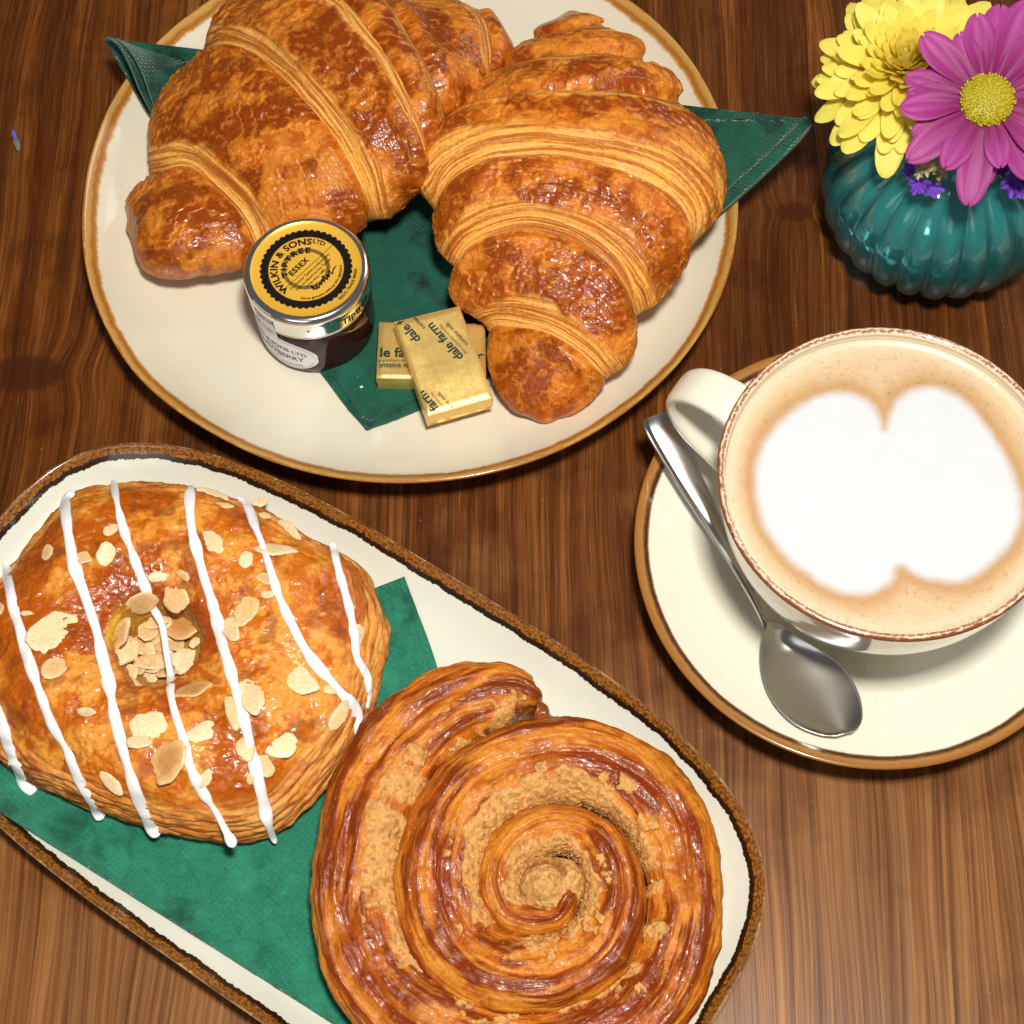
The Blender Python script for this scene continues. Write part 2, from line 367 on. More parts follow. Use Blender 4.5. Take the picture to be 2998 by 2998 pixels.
def saucer_z(x, y):
    r = np.hypot(np.asarray(x)-SC_[0], np.asarray(y)-SC_[1]); return np.interp(r, sprof[:22, 0], sprof[:22, 1])
sst = [(-.25, (.40, .18, .04)), (-.05, (.45, .21, .045)), (.02, (.30, .11, .02)), (.28, (.40, .19, .05)), (.38, (.07, .02, .006)), (.47, (.05, .014, .005)), (.53, (.30, .17, .08)), (.57, (.78, .75, .62))]
V, F, a = lathe(sprof, 300, SC_, lambda a: 1+.004*np.cos(2*a+1)+.002*np.cos(3*a))
saucer = thing('saucer', 'round cream saucer with brown rim under the coffee cup', 'saucer', (SC_[0], SC_[1], 0))
mesh('dish', V.reshape(-1, 3), F[:, ::-1], mat_ceramic('cream_glaze_brown_rim', sst, .07, (5, 1.5), CREAM, mott=.25), saucer, uv=arcuv(V, sprof, a, 23, 8))
# oblong platter
OC = np.array([-6.588, 17.513]); OA, OB, ON, OT = 15.031, 7.872, 3.245, -.62463
def obl_outline(n):
    t = np.arange(4000)*2*PI/4000
    x = OA*np.sign(np.cos(t))*abs(np.cos(t))**(2/ON); y = OB*np.sign(np.sin(t))*abs(np.sin(t))**(2/ON)
    P = np.stack([x, y], 1); L = np.r_[0, np.cumsum(np.linalg.norm(np.diff(np.vstack([P, P[:1]]), axis=0), axis=1))]
    u = np.arange(n)*L[-1]/n; Q = np.stack([np.interp(u, L, np.r_[P[:, k], P[0, k]]) for k in (0, 1)], 1)
    return Q, u
def rot2(P, t): c, s = math.cos(t), math.sin(t); return np.stack([P[..., 0]*c-P[..., 1]*s, P[..., 0]*s+P[..., 1]*c], -1)
oprof = np.array([(-.02, 1.70), (0, 1.78), (.05, 1.80), (.11, 1.77), (.16, 1.70), (.3, 1.58), (.5, 1.42), (.8, 1.2), (1.1, 1.02), (1.5, .86), (2.0, .76), (2.8, .7), (4, .68), (7.7, .68)])
ounder = np.array([(-.02, 1.6), (.25, 1.2), (.9, .6), (2.0, .22), (2.3, .01), (2.7, .01), (3, .3), (7.7, .3)])
Q, ou = obl_outline(520)
tn = np.roll(Q, -1, 0)-np.roll(Q, 1, 0); nr = np.stack([tn[:, 1], -tn[:, 0]], 1); nr /= np.linalg.norm(nr, axis=1, keepdims=True)
def inset(d):
    e = min(d, 2.0); P = Q-nr*e
    if d > 2: P = P*(1-(d-2)/(OB-2)*.98) if d < 7.7 else P*.0
    return P
full = np.vstack([ounder[::-1], oprof])
rings = [np.c_[rot2(inset(max(d, -1)), OT)+OC, np.full(520, z)] for d, z in full]
V = np.stack(rings, 1); L = np.r_[0, np.cumsum(np.linalg.norm(np.diff(full, axis=0), axis=1))]; ri = len(ounder)+1
uv = np.stack([np.broadcast_to(ou[:, None], V.shape[:2]), np.broadcast_to((L-L[ri])[None], V.shape[:2])], -1).reshape(-1, 2)
def obl_z(x, y):
    p = rot2(np.stack([np.asarray(x)-OC[0], np.asarray(y)-OC[1]], -1), -OT)
    q = (abs(p[..., 0]/OA)**ON+abs(p[..., 1]/OB)**ON)**(1/ON); d = (1-q)*OB
    return np.interp(d, oprof[:, 0], oprof[:, 1])
ost = [(-.30, (.70, .62, .46)), (-.10, (.62, .46, .24)), (-.03, (.60, .42, .20)), (.03, (.20, .07, .014)), (.10, (.10, .032, .008)), (.16, (.20, .065, .009)), (.36, (.13, .042, .006)), (.41, (.03, .010, .003)), (.60, (.014, .004, .002)), (.625, (.70, .70, .60))]
platter = thing('oblong_platter', 'long cream platter with dark brown mottled rim holding two round pastries', 'platter', (OC[0], OC[1], 0))
mesh('dish', V.reshape(-1, 3), gridF(520, len(full), cu=True), mat_ceramic('cream_glaze_dark_rim', ost, .22, (6.5, 1.2), (.72, .72, .62), mott=.8, ns2=(7, 9), span=1.0), platter, uv=uv)

# ------------------------------------------------------------------ napkins
def patch(left, right, zf, n=90, m=90, bulge=None):
    Lp = catmull(left, m, bylen=True); Rp = catmull(right, m, bylen=True)
    s = np.linspace(0, 1, n)[None, :, None]
    I = Lp[:, None]*(1-s)+Rp[:, None]*s
    z = np.full(I.shape[:2], 1.5)
    for _ in range(4):
        P = W(I.reshape(-1, 2), z.ravel()).reshape(m, n, 3); z = zf(P[..., 0], P[..., 1], I)
    return W(I.reshape(-1, 2), z.ravel()).reshape(m, n, 3)
def sheet(name, P, mat, parent, th=.08):
    m_, n_ = P.shape[:2]
    N = gnorm(P); N = N*np.sign(N[..., 2:3]+1e-9)
    B = P-N*th
    A = np.stack([P, B], 0)
    V = A.reshape(-1, 3); k = m_*n_; F = [gridF(m_, n_), gridF(m_, n_, flip=True)+k]
    idx = np.arange(k).reshape(m_, n_)
    b = np.r_[idx[0, :], idx[1:, -1], idx[-1, -2::-1], idx[-2:0:-1, 0]]; b2 = np.roll(b, -1)
    F.append(np.stack([b2, b, b+k, b2+k], 1))
    uv = np.tile(P[..., :2].reshape(-1, 2), (2, 1))
    return mesh(name, V, np.vstack(F), mat, parent, uv=uv)
m_nap = mat_napkin('green_tissue', (.009, .080, .050), (.0015, .010, .008), stain=.92)
m_nap2 = mat_napkin('green_tissue_bright', (.020, .175, .105), (.006, .055, .036), stain=.8)
nap1 = thing('paper_napkin', 'folded dark green paper napkin under the croissants, its corners over the plate rim', 'napkin', (PC[0], PC[1], 1.05))
def zf1(x, y, I):
    r = np.hypot(x-PC[0], y-PC[1]); z = plate_z(x, y)+.10
    z = np.maximum(z, 1.1+np.clip((r-9.5), 0, None)*.50)          # bridges the well and rises over the rim
    z = z+.05*(fbm(x*.5, y*.5, seed=3)-.5)+.10*(1-abs(2*fbm(x*.35+4, y*.35, o=3, seed=4)-1))**3
    return z
P = patch([(197, 72), (290, 228), (450, 480), (560, 645), (612, 712), (650, 762), (690, 808)], [(1488, 221), (1526, 243), (1362, 400), (1150, 560), (960, 690), (800, 768), (693, 808)], zf1, 150, 110)
sheet('lower_ply', P, m_nap, nap1, .10)
def zf1b(x, y, I): return zf1(x, y, I)+.11
P = patch([(300, 210), (480, 480), (600, 672), (645, 732), (684, 788)], [(1480, 226), (1500, 240), (1340, 385), (1120, 545), (940, 668), (790, 748), (700, 796)], zf1b, 120, 90)
sheet('upper_ply', P, m_nap, nap1, .06)
# rolled open corner at the left
def roll_corner(pts_in, pts_out, lift):
    A = catmull(pts_in, 60); B = catmull(pts_out, 60); s = np.linspace(0, 1, 40)[None, :, None]
    I = A[:, None]*(1-s)+B[:, None]*s; t = np.linspace(0, 1, 60)[:, None]; q = np.linspace(0, 1, 40)[None, :]
    P = W(I.reshape(-1, 2), 2.2).reshape(60, 40, 3); z = zf1(P[..., 0], P[..., 1], I)+.12+lift*np.sin(PI*t)**.8*(1-q)**1.3
    return W(I.reshape(-1, 2), z.ravel()).reshape(60, 40, 3)
P = roll_corner([(200, 69), (222, 84), (236, 106), (249, 134), (262, 167), (279, 201), (292, 228)], [(212, 70), (250, 84), (300, 100), (345, 114), (372, 122), (350, 190), (300, 232)], .9)
sheet('folded_corner', P, m_nap, nap1, .05)
P = roll_corner([(215, 70), (238, 88), (254, 110), (268, 138), (278, 165), (288, 195), (296, 225)], [(222, 72), (255, 86), (300, 100), (345, 114), (372, 122), (350, 190), (302, 230)], 1.1)
sheet('folded_corner', P, m_nap, nap1, .05)
nap2 = thing('paper_napkin', 'bright green paper napkin under the almond pastry and the cinnamon swirl', 'napkin', (OC[0], OC[1], .7))
def zf2(x, y, I): return obl_z(x, y)+.10+.10*np.clip(fbm(x*.55, y*.55, o=3, seed=9)-.45, 0, 1)+.09*(1-abs(2*fbm(x*.3+9, y*.3, o=3, seed=14)-1))**4
def quadpatch(a, b, c, d, zf, n, m):
    s = np.linspace(0, 1, n)[None, :, None]; t = np.linspace(0, 1, m)[:, None, None]
    a, b, c, d = map(np.array, (a, b, c, d))
    I = (a*(1-s)+b*s)*(1-t)+(d*(1-s)+c*s)*t; z = np.full((m, n), 1.)
    for _ in range(4):
        P = W(I.reshape(-1, 2), z.ravel()).reshape(m, n, 3); z = zf(P[..., 0], P[..., 1], I)
    return P
P = patch([(-60, 1406), (-60, 1430), (-60, 1460), (-60, 1492)], [(762, 1088), (828, 1268), (880, 1500), (830, 1800), (700, 1976)], zf2, 240, 170)
sheet('lower_ply', P, m_nap2, nap2, .06)
P = quadpatch((500., 1196.), (754., 1098.), (812., 1262.), (640., 1400.), lambda x, y, I: zf2(x, y, I)+.10, 60, 60)
sheet('upper_ply', P, m_nap2, nap2, .07)

# ------------------------------------------------------------------ croissants
m_cro = mat_pastry('baked_croissant', 8, .035, spec=.28, coat=.22)
def pchip_rows(A, t, tq):
    # cubic Hermite along rows, A[K,...]
    m = np.zeros_like(A); h = np.diff(t)
    d = (A[1:]-A[:-1])/h.reshape(-1, *([1]*(A.ndim-1)))
    m[1:-1] = .5*(d[1:]+d[:-1]); m[0] = d[0]; m[-1] = d[-1]
    i = np.clip(np.searchsorted(t, tq)-1, 0, len(t)-2); hh = h[i]; u = (tq-t[i])/hh
    sh = (-1,)+(1,)*(A.ndim-1); u = u.reshape(sh); hh = hh.reshape(sh)
    return (2*u**3-3*u**2+1)*A[i]+(u**3-2*u**2+u)*hh*m[i]+(-2*u**3+3*u**2)*A[i+1]+(u**3-u**2)*hh*m[i+1]
def croissant(root, rows, zbase, seed, NT=620, NS=420, striate=(.2, .6), pale_side=1.0):
    """rows: (curve across, crest z, side z, kind) kind 'b' = edge of a wrap facing the nearer tip; 'c' marks the middle"""
    K = len(rows); sg = (1-np.cos(np.linspace(0.0, 1, NS)*PI))/2
    C = np.stack([catmull(r[0], sg) for r in rows]); zc = np.array([r[1] for r in rows]); zs = np.array([r[2] for r in rows])
    cen = [i for i, r in enumerate(rows) if r[3] == 'c'][0]
    # parameter length between rows from curve middles
    mid = C[:, NS//2]; t = np.r_[0, np.cumsum(np.linalg.norm(np.diff(mid, axis=0), axis=1))]/55.0
    tq = np.linspace(0, t[-1], NT)
    I = pchip_rows(C, t, tq); zcq = pchip_rows(zc[:, None], t, tq)[:, 0]; zsq = pchip_rows(zs[:, None], t, tq)[:, 0]
    sn = np.sin(np.linspace(0, 1, NS)*PI)
    Z = zsq[:, None]+(zcq-zsq)[:, None]*sn[None, :]
    P = W(I.reshape(-1, 2), Z.ravel()).reshape(NT, NS, 3)
    # wrap structure
    bs = [(t[i], -1 if i < cen else 1) for i, r in enumerate(rows) if r[3] == 'b']
    left = [b for b, s in bs if s < 0]; right = [b for b, s in bs if s > 0]
    T = tq[:, None]; sc01 = np.linspace(0, 1, NS)[None, :]
    along = P[:, NS//2]; ln = np.r_[0, np.cumsum(np.linalg.norm(np.diff(along, axis=0), axis=1))][:, None]
    wid = np.linalg.norm(P[:, 0]-P[:, -1], axis=1)[:, None]; acr = (sc01-.5)*PI/2*wid
    wob = .16*(fbm(T*.7+seed, acr*.35, o=3, seed=seed)-.5)*2*.35
    Tw = T+wob*.6
    w_ = np.zeros((NT, NS)); e = np.full((NT, NS), 1e3)
    edges_r = [t[cen]]+right+[t[-1]+.3]; edges_l = [t[cen]]+left[::-1]+[t[0]-.3]
    seglen = np.ones((NT, NS)); sid = np.zeros((NT, NS))
    for q, (a, b) in enumerate(zip(edges_r[:-1], edges_r[1:])):
        mk = (Tw >= a) & (Tw < b); w_ = np.where(mk, (Tw-a)/(b-a), w_); seglen = np.where(mk, b-a, seglen); sid = np.where(mk, q, sid)
    for q, (a, b) in enumerate(zip(edges_l[:-1], edges_l[1:])):
        mk = (Tw < a) & (Tw >= b); w_ = np.where(mk, (a-Tw)/(a-b), w_); seglen = np.where(mk, a-b, seglen); sid = np.where(mk, 20+q, sid)
    mid_seg = (sid == 0) | (sid == 20)
    de = (1-w_)*seglen                                   # distance to the outer edge of this wrap
    st = np.where(sid >= 20, striate[0], striate[1])*(.62+.75*fbm(acr*1.1, sid*5, o=4, seed=seed+6))*(.8+.5*fbm(acr*.25, sid*3.1, o=2, seed=seed+4))
    stri = 1-sstep(st*1.4, st*2.1, de)                 # 1 on the cut layered edge
    last = (Tw > (right[-1] if right else t[-1])) | (Tw < (left[0] if left else t[0]))
    stri = np.where(last, stri*0, stri)
    rise = np.where(mid_seg, 1, sstep(0, .28, w_*seglen)**.7)
    # displacement (cm)
    ph = Tw*9+1.2*fbm(acr*.35, Tw*.8, o=3, seed=seed+2)*2
    lines = fbm(ph*1.15, acr*.22, sid, o=3, seed=seed+1); lines2 = fbm(ph*3.2, acr*.5, sid, o=2, seed=seed+8)
    X3, Y3, Z3 = P[..., 0], P[..., 1], P[..., 2]
    wr = fbm(X3*1.1, Y3*1.1, Z3*1.1, o=5, seed=seed+20); wr2 = fbm(X3*2.7, Y3*2.7, Z3*2.7, o=4, seed=seed+21)
    ridg = 1-abs(2*fbm(X3*1.6+wr*2, Y3*1.6, Z3*1.6, o=4, seed=seed+22)-1)
    fade = np.clip(np.minimum(tq-tq[0], tq[-1]-tq)/.5, 0, 1)[:, None]
    def terr(n, k): q_ = n*k; f_ = np.floor(q_); return (f_+sstep(.72, 1, q_-f_))/k
    n5 = fbm(X3*.5+.35*wr2, Y3*.5, Z3*.5, o=5, seed=seed+50); tr_ = terr(n5, 9)
    ds = .34*rise+.10*np.sin(PI*np.clip(w_, 0, 1))-.30*(stri*sstep(.0, 1, 1-de/(st*2.1)))*.9
    ds = ds+stri*(.16*(lines-.5)+.06*(lines2-.5))+(1-stri)*(.22*(wr-.5)+.045*(wr2-.5)+.09*(ridg-.75)+.05*(lines-.5)+.50*(tr_-.5))
    flat = np.minimum(1, sn*3+.25)[None, :]
    N = gnorm(P); s0 = np.sign(np.mean(N[NT//2, NS//2-20:NS//2+20, 2])); N = N*s0
    ds = ds*np.clip((zcq[:, None]-1.2)/4.6, .30, 1)
    P2 = P+N*(ds*fade)[..., None]*flat[..., None]
    # colour of the crust
    glaze = np.clip(.15+1.25*(1-abs(sc01-.5)*1.55)+.8*(wr-.5)*pale_side, 0, 1)
    patchy = sstep(.40, .60, fbm(X3*.9, Y3*.9, Z3*.9, o=5, seed=seed+31)); p2 = sstep(.48, .56, fbm(X3*1.8+wr*1.5, Y3*1.8, Z3*1.8, o=4, seed=seed+32))
    c_pale = np.array([.68, .245, .028]); c_org = np.array([.49, .108, .003]); c_dk = np.array([.20, .023, .001]); c_red = np.array([.42, .085, .012])
    col = mix(c_pale*np.ones((NT, NS, 1)), c_org, glaze*.95)
    col = mix(col, c_dk, patchy*np.clip(glaze*1.2-.15, 0, 1)*.74)
    col = mix(col, c_pale*1.08, (1-p2)*(1-patchy)*.55)
    col = mix(col, c_red, sstep(.58, .7, fbm(X3*1.2, Y3*1.2, Z3*1.2, o=4, seed=seed+33))*(1-glaze)*.7)
    fe = n5*9-np.floor(n5*9); col = mix(col, c_pale*1.15, sstep(.66, .76, fe)*(1-sstep(.9, 1, fe))*.55*(1-patchy*.4)); tone = sstep(.35, .65, _hash(np.floor(n5*9).astype(np.int64), 3, 5, seed)); col = mix(col, col*.72, tone*.3)
    scol = mix(np.array([.84, .38, .065])*np.ones((NT, NS, 1)), np.array([.50, .15, .014]), sstep(.50, .62, lines)); scol = mix(scol, np.array([.33, .075, .006]), sstep(.60, .72, lines2)*.7)
    scol = mix(scol, np.array([.88, .56, .20]), sstep(.58, .72, 1-lines2)*.4)
    col = mix(col, scol, np.clip(stri*1.1*(.55+.9*fbm(Tw*3, acr*.8, o=3, seed=seed+40)), 0, 1))
    col = mix(col, np.array([.20, .055, .012]), np.clip(1-de/.05, 0, 1)*(~last)*.7)
    gl = np.clip(glaze*(1-stri*.85)*(.45+.9*patchy), 0, 1)
    # underside
    NB = 10; q = np.linspace(0, 1, NB+2)[1:-1][None, :, None]
    Rr = P2[:, -1][:, None]; Ll = P2[:, 0][:, None]; B = Rr*(1-q)+Ll*q
    cxy = (Rr+Ll)/2; B[..., :2] = cxy[..., :2]+(B[..., :2]-cxy[..., :2])*.86
    B[..., 2] = np.minimum(B[..., 2], zbase+(np.minimum(Rr[..., 2], Ll[..., 2])-zbase)*abs(2*q[..., 0]-1)**4)
    B[..., 2] = np.maximum(B[..., 2], zbase)
    A = np.concatenate([P2, B], 1); cc = np.concatenate([col, np.broadcast_to(np.array([.5, .24, .07]), (NT, NB, 3))], 1)
    gg = np.concatenate([gl, np.zeros((NT, NB))], 1)
    def cap(row, c, g, d):
        m0 = row.mean(0); ks = (.0, .35, .65, .85, .96); le = .35*np.linalg.norm(row.std(0))
        return np.stack([m0+(row-m0)*k+d*(1-k*k)**.5*le for k in ks]), np.stack([c]*5), np.stack([g]*5)
    d0 = A[0].mean(0)-A[8].mean(0); d0 /= np.linalg.norm(d0); d1 = A[-1].mean(0)-A[-9].mean(0); d1 /= np.linalg.norm(d1)
    a0, b0 = cap(A[0], cc[0], gg[0], d0), cap(A[-1], cc[-1], gg[-1], d1)
    A = np.concatenate([a0[0], A, b0[0][::-1]]); cc = np.concatenate([a0[1], cc, b0[1][::-1]]); gg = np.concatenate([a0[2], gg, b0[2][::-1]])
    return mesh('crust', A.reshape(-1, 3), gridF(A.shape[0], NS+NB, cv=True, flip=s0 < 0), m_cro, root, col=cc.reshape(-1, 3), gloss=gg.ravel())
R = croissant
c1 = thing('croissant', 'plump croissant on the round plate with its tip pointing down beside the butter', 'croissant', (*W((1080, 400), 1.1)[:2], 1.1), 'croissants on the round plate')
rowsR = [
    (Z2([(925, 85), (1000, 45), (1085, 72)]), 2.6, 2.3, 'm'), (Z2([(870, 115), (960, 85), (1060, 65), (1128, 85)]), 3.2, 2.5, 'm'),
    (Z2([(835, 175), (960, 140), (1060, 118), (1140, 115)]), 3.6, 2.6, 'b'), (Z2([(772, 235), (900, 195), (1100, 178), (1285, 200)]), 4.3, 2.9, 'm'),
    (Z2([(695, 300), (850, 258), (1000, 246), (1160, 245), (1312, 272)]), 4.8, 3.1, 'b'), (Z2([(605, 400), (800, 330), (1000, 308), (1250, 312), (1440, 362)]), 5.5, 3.3, 'm'),
    (Z2([(505, 500), (650, 440), (900, 400), (1200, 400), (1470, 455)]), 6.1, 3.5, 'b'), (Z2([(352, 720), (470, 590), (700, 520), (950, 510), (1250, 540), (1500, 630), (1652, 770)]), 6.6, 3.6, 'c'),
    (Z2([(410, 930), (480, 800), (560, 740), (700, 692), (900, 680), (1100, 715), (1300, 790), (1430, 875), (1505, 980), (1492, 1110)]), 6.4, 3.3, 'b'),
    (Z2([(440, 1060), (520, 950), (650, 880), (850, 850), (1050, 890), (1220, 980), (1330, 1090), (1385, 1270)]), 6.0, 3.1, 'm'),
    (Z2([(500, 1185), (565, 1080), (700, 1018), (850, 1006), (1000, 1050), (1150, 1150), (1230, 1270), (1268, 1392)]), 5.4, 2.9, 'b'),
    (Z2([(500, 1292), (620, 1230), (800, 1220), (980, 1270), (1130, 1380), (1210, 1470), (1245, 1545)]), 4.7, 2.6, 'm'),
    (Z2([(640, 1440), (700, 1425), (800, 1428), (920, 1460), (1040, 1540), (1110, 1610), (1150, 1650)]), 3.9, 2.3, 'b'),
    (Z2([(665, 1620), (800, 1580), (950, 1600), (1060, 1660), (1105, 1705)]), 3.3, 1.9, 'm'),
    (Z2([(740, 1765), (840, 1740), (940, 1745), (1020, 1785)]), 2.5, 1.6, 'm'), (Z2([(835, 1825), (890, 1828), (940, 1822)]), 1.9, 1.5, 'm')]
croissant(c1, rowsR, 1.12, 5)
c2 = thing('croissant', 'large curved croissant lying behind the jam jar on the left of the round plate', 'croissant', (*W((560, 300), 1.1)[:2], 1.1), 'croissants on the round plate')
rowsL = [
    (Z5([(42, 1190), (38, 1225), (52, 1262)]), 2.3, 1.7, 'm'), (Z5([(62, 1090), (105, 1180), (120, 1300), (110, 1395)]), 3.2, 1.9, 'm'),
    (Z5([(110, 1030), (230, 1100), (290, 1250), (270, 1380), (230, 1465)]), 3.9, 2.1, 'm'),
    (Z5([(163, 940), (361, 900), (487, 985), (612, 1105), (700, 1248), (735, 1360), (720, 1432)]), 4.0, 2.1, 'b'),
    (Z5([(190, 650), (350, 640), (560, 760), (760, 920), (900, 1080), (980, 1250), (1000, 1400)]), 4.9, 2.2, 'm'),
    (Z5([(440, 310), (570, 252), (720, 300), (880, 430), (1040, 590), (1170, 760), (1270, 940), (1330, 1090), (1335, 1200)]), 6.0, 2.6, 'b'),
    (Z5([(640, 5), (850, 60), (1050, 200), (1250, 400), (1420, 620), (1530, 850), (1530, 1080)]), 6.6, 3.1, 'c'),
    (Z5([(1010, -150), (1200, 0), (1330, 150), (1430, 290), (1520, 440), (1590, 600), (1640, 780), (1630, 920)]), 6.8, 3.6, 'b'),
    (Z5([(1340, -90), (1430, 10), (1500, 110), (1570, 230), (1650, 370), (1710, 510), (1755, 660)]), 6.0, 3.4, 'b'),
    (Z5([(1560, 40), (1680, 140), (1780, 300), (1840, 450), (1850, 600)]), 5.0, 3.1, 'm'),
    (Z5([(1760, 28), (1860, 130), (1900, 280), (1930, 400), (1930, 520)]), 4.5, 2.9, 'm'),
    (Z5([(1925, 50), (1985, 150), (2005, 280), (1995, 440)]), 4.0, 2.7, 'b'), (Z5([(2040, 115), (2085, 200), (2090, 290), (2070, 390)]), 3.4, 2.4, 'm'), (Z5([(2108, 210), (2122, 265), (2112, 330)]), 2.9, 2.3, 'm')]
croissant(c2, rowsL, 1.12, 61, striate=(.48, .24))

# ------------------------------------------------------------------ almond pastry
danish = thing('almond_pastry', 'puffy round pastry with a hole, white icing stripes and flaked almonds', 'pastry', (*W((300, 1230), .8)[:2], .85))
m_dan = mat_pastry('glazed_pastry', 7, .04, spec=.35, coat=.35)
out_img = ZD([(350, 178), (500, 155), (600, 147), (760, 160), (870, 188), (1000, 222), (1150, 262), (1300, 350), (1400, 405), (1500, 452), (1600, 520), (1645, 600), (1690, 700), (1722, 800), (1718, 900), (1700, 1000), (1665, 1150), (1620, 1290), (1560, 1410), (1480, 1525), (1400, 1625), (1300, 1720), (1200, 1775), (1050, 1792), (900, 1782), (750, 1752), (600, 1705), (450, 1650), (300, 1590), (150, 1520), (20, 1430), (-80, 1300), (-130, 1100), (-130, 880), (-70, 700), (40, 520), (130, 395), (250, 260)])
HC = W(ZD([(705, 895)])[0], 3.4)[:2]
def polar(pts, c, th, z):
    P = W(pts, z); d = P[:, :2]-c; a = np.arctan2(d[:, 1], d[:, 0]); r = np.hypot(d[:, 0], d[:, 1]); o = np.argsort(a)
    a, r = a[o], r[o]; return np.interp(th, np.r_[a-2*PI, a, a+2*PI], np.tile(r, 3))
ND, NR = 620, 330
th = np.arange(ND)*2*PI/ND-PI
oi = catmull(out_img, 200, closed=True); zsil = 1.9+1.2*np.clip((1310-oi[:, 1])/330, -.6, 1)
Ro = polar(oi, HC, th, zsil)*(1+.05*np.clip(np.sin(th), 0, 1))
hole = catmull(ZD([(505, 850), (560, 760), (640, 715), (760, 690), (860, 725), (910, 830), (890, 950), (810, 1040), (700, 1095), (600, 1080), (530, 1000), (500, 920)]), 80, closed=True)
Rh = polar(hole, HC, th, 3.35)
dp = np.array([(-1.0, 1.75), (-.9, 1.75), (-.5, 1.8), (-.22, 2.1), (-.10, 2.75), (-.03, 3.2), (.03, 3.5), (.12, 3.75), (.25, 3.95), (.42, 4.0), (.58, 3.85), (.74, 3.5), (.86, 3.05), (.93, 2.65), (.975, 2.2), (.995, 1.75), (1.0, 1.4), (.985, 1.1), (.95, .92), (.8, .86), (.4, .86)])
pr = catmull(dp, 900); seg = np.linalg.norm(np.diff(pr, axis=0)*[4, 1], axis=1); Lq = np.r_[0, np.cumsum(seg)]
pq = np.stack([np.interp(np.linspace(0, Lq[-1], NR), Lq, pr[:, k]) for k in (0, 1)], 1)
f = pq[None, :, 0]; R_ = np.where(f < 0, Rh[:, None]*(1+f), Rh[:, None]+(Ro-Rh)[:, None]*np.clip(f, 0, 1))
rr = (f > 0)*1.0
zz = np.broadcast_to(pq[None, :, 1], R_.shape).copy()
TH = np.broadcast_to(th[:, None], R_.shape)
X = HC[0]+R_*np.cos(TH); Y = HC[1]+R_*np.sin(TH)
top = sstep(1.6, 2.6, zz)*sstep(-.15, .1, f)
zz = zz+top*(.5*(fbm(X*.28, Y*.28, o=2, seed=71)-.5)+.25*(fbm(X*.6, Y*.6, o=3, seed=72)-.5))
# flaky square folds: a soft valley line along one side
P = np.stack([X, Y, zz], -1); N = gnorm(P, cu=True); N = N*np.sign(N[:, NR//3, 2].mean())
side = sstep(.80, .93, f)*np.ones_like(TH)
lay = fbm(zz*7+.6*fbm(TH*3, zz, o=2, seed=5), TH*5, o=3, seed=74); lay2 = fbm(zz*16, TH*14, o=2, seed=75)
wr = fbm(X*1.3, Y*1.3, zz*1.3, o=5, seed=76); wr2 = fbm(X*3, Y*3, zz*3, o=4, seed=77); ridg = 1-abs(2*fbm(X*1.5+wr, Y*1.5, zz, o=4, seed=78)-1)
n5 = fbm(X*.6+.5*wr2, Y*.6, zz*.6, o=5, seed=85); q5 = n5*9-np.floor(n5*9); dsp = side*(.30*(lay-.5)+.12*(lay2-.5))+(1-side)*(.16*(wr-.5)+.04*(wr2-.5)+.08*(ridg-.75)+.45*((np.floor(n5*9)+sstep(.72, 1, q5))/9-.5))
dsp = dsp*sstep(.9, 1.2, zz)
P = P+N*dsp[..., None]
pt = sstep(.42, .6, fbm(X*.55, Y*.55, zz*.5, o=5, seed=80)); p2 = sstep(.47, .57, fbm(X*1.6+wr, Y*1.6, zz, o=4, seed=81))
nearhole = np.exp(-(np.clip(f, 0, 1)/.25)**2)
col = mix(np.array([.58, .150, .005])*np.ones(R_.shape+(1,)), np.array([.33, .048, .001]), np.clip(pt*.62+nearhole*.55, 0, 1)*.9)
col = mix(col, np.array([.78, .33, .045]), (1-p2)*(1-pt)*.75)
col = mix(col, np.array([.22, .045, .006]), sstep(.62, .72, fbm(X*1.1, Y*1.1, o=4, seed=83))*.55)
sc2 = mix(np.array([.68, .29, .050])*np.ones(R_.shape+(1,)), np.array([.36, .10, .010]), sstep(.48, .6, lay)); sc2 = mix(sc2, np.array([.70, .42, .16]), sstep(.55, .7, lay2)*.5)
col = mix(col, sc2, side*(.55+.4*sstep(.45, .6, wr)))
inner = 1-sstep(-.12, -.02, f); col = mix(col, np.array([.42, .20, .03]), inner*np.ones_like(X)*.9)
yel = sstep(-.16, -.08, f)*(1-sstep(.01, .06, f))*np.exp(-((TH-2.75)/.55)**2); col = mix(col, np.array([.60, .38, .02]), yel*.8)
gl = np.clip((1-side)*(.55+.45*pt), 0, 1)*(1-inner)
dan_body = mesh('dough', P.reshape(-1, 3), gridF(ND, NR, cu=True, flip=False), m_dan, danish, col=col.reshape(-1, 3), gloss=gl.ravel())
def bvh_of(Pg, cu):
    step = 2; Q = Pg[::step, ::step]; a, b = Q.shape[:2]
    return BVHTree.FromPolygons([tuple(v) for v in Q.reshape(-1, 3).tolist()], [tuple(f) for f in gridF(a, b, cu=cu).tolist()])
bt = bvh_of(P, True)
def hit(p, zdef):
    o, d = ray(p); r = bt.ray_cast(o, d)
    if r[0] is None or r[0].z < 1.0: return W(p, zdef), np.array([0, 0, 1.]), False
    n = np.array(r[1]); n = n*np.sign(np.dot(n, -np.array(d))+1e-9); return np.array(r[0]), n, True
icing = M('white_icing'); icing.P(Base_Color=(.90, .87, .87), Roughness=.22, Subsurface_Weight=.25, Subsurface_Radius=(.003, .002, .002), Subsurface_Scale=1.0, Coat_Weight=.4, Coat_Roughness=.12); icing = icing.m
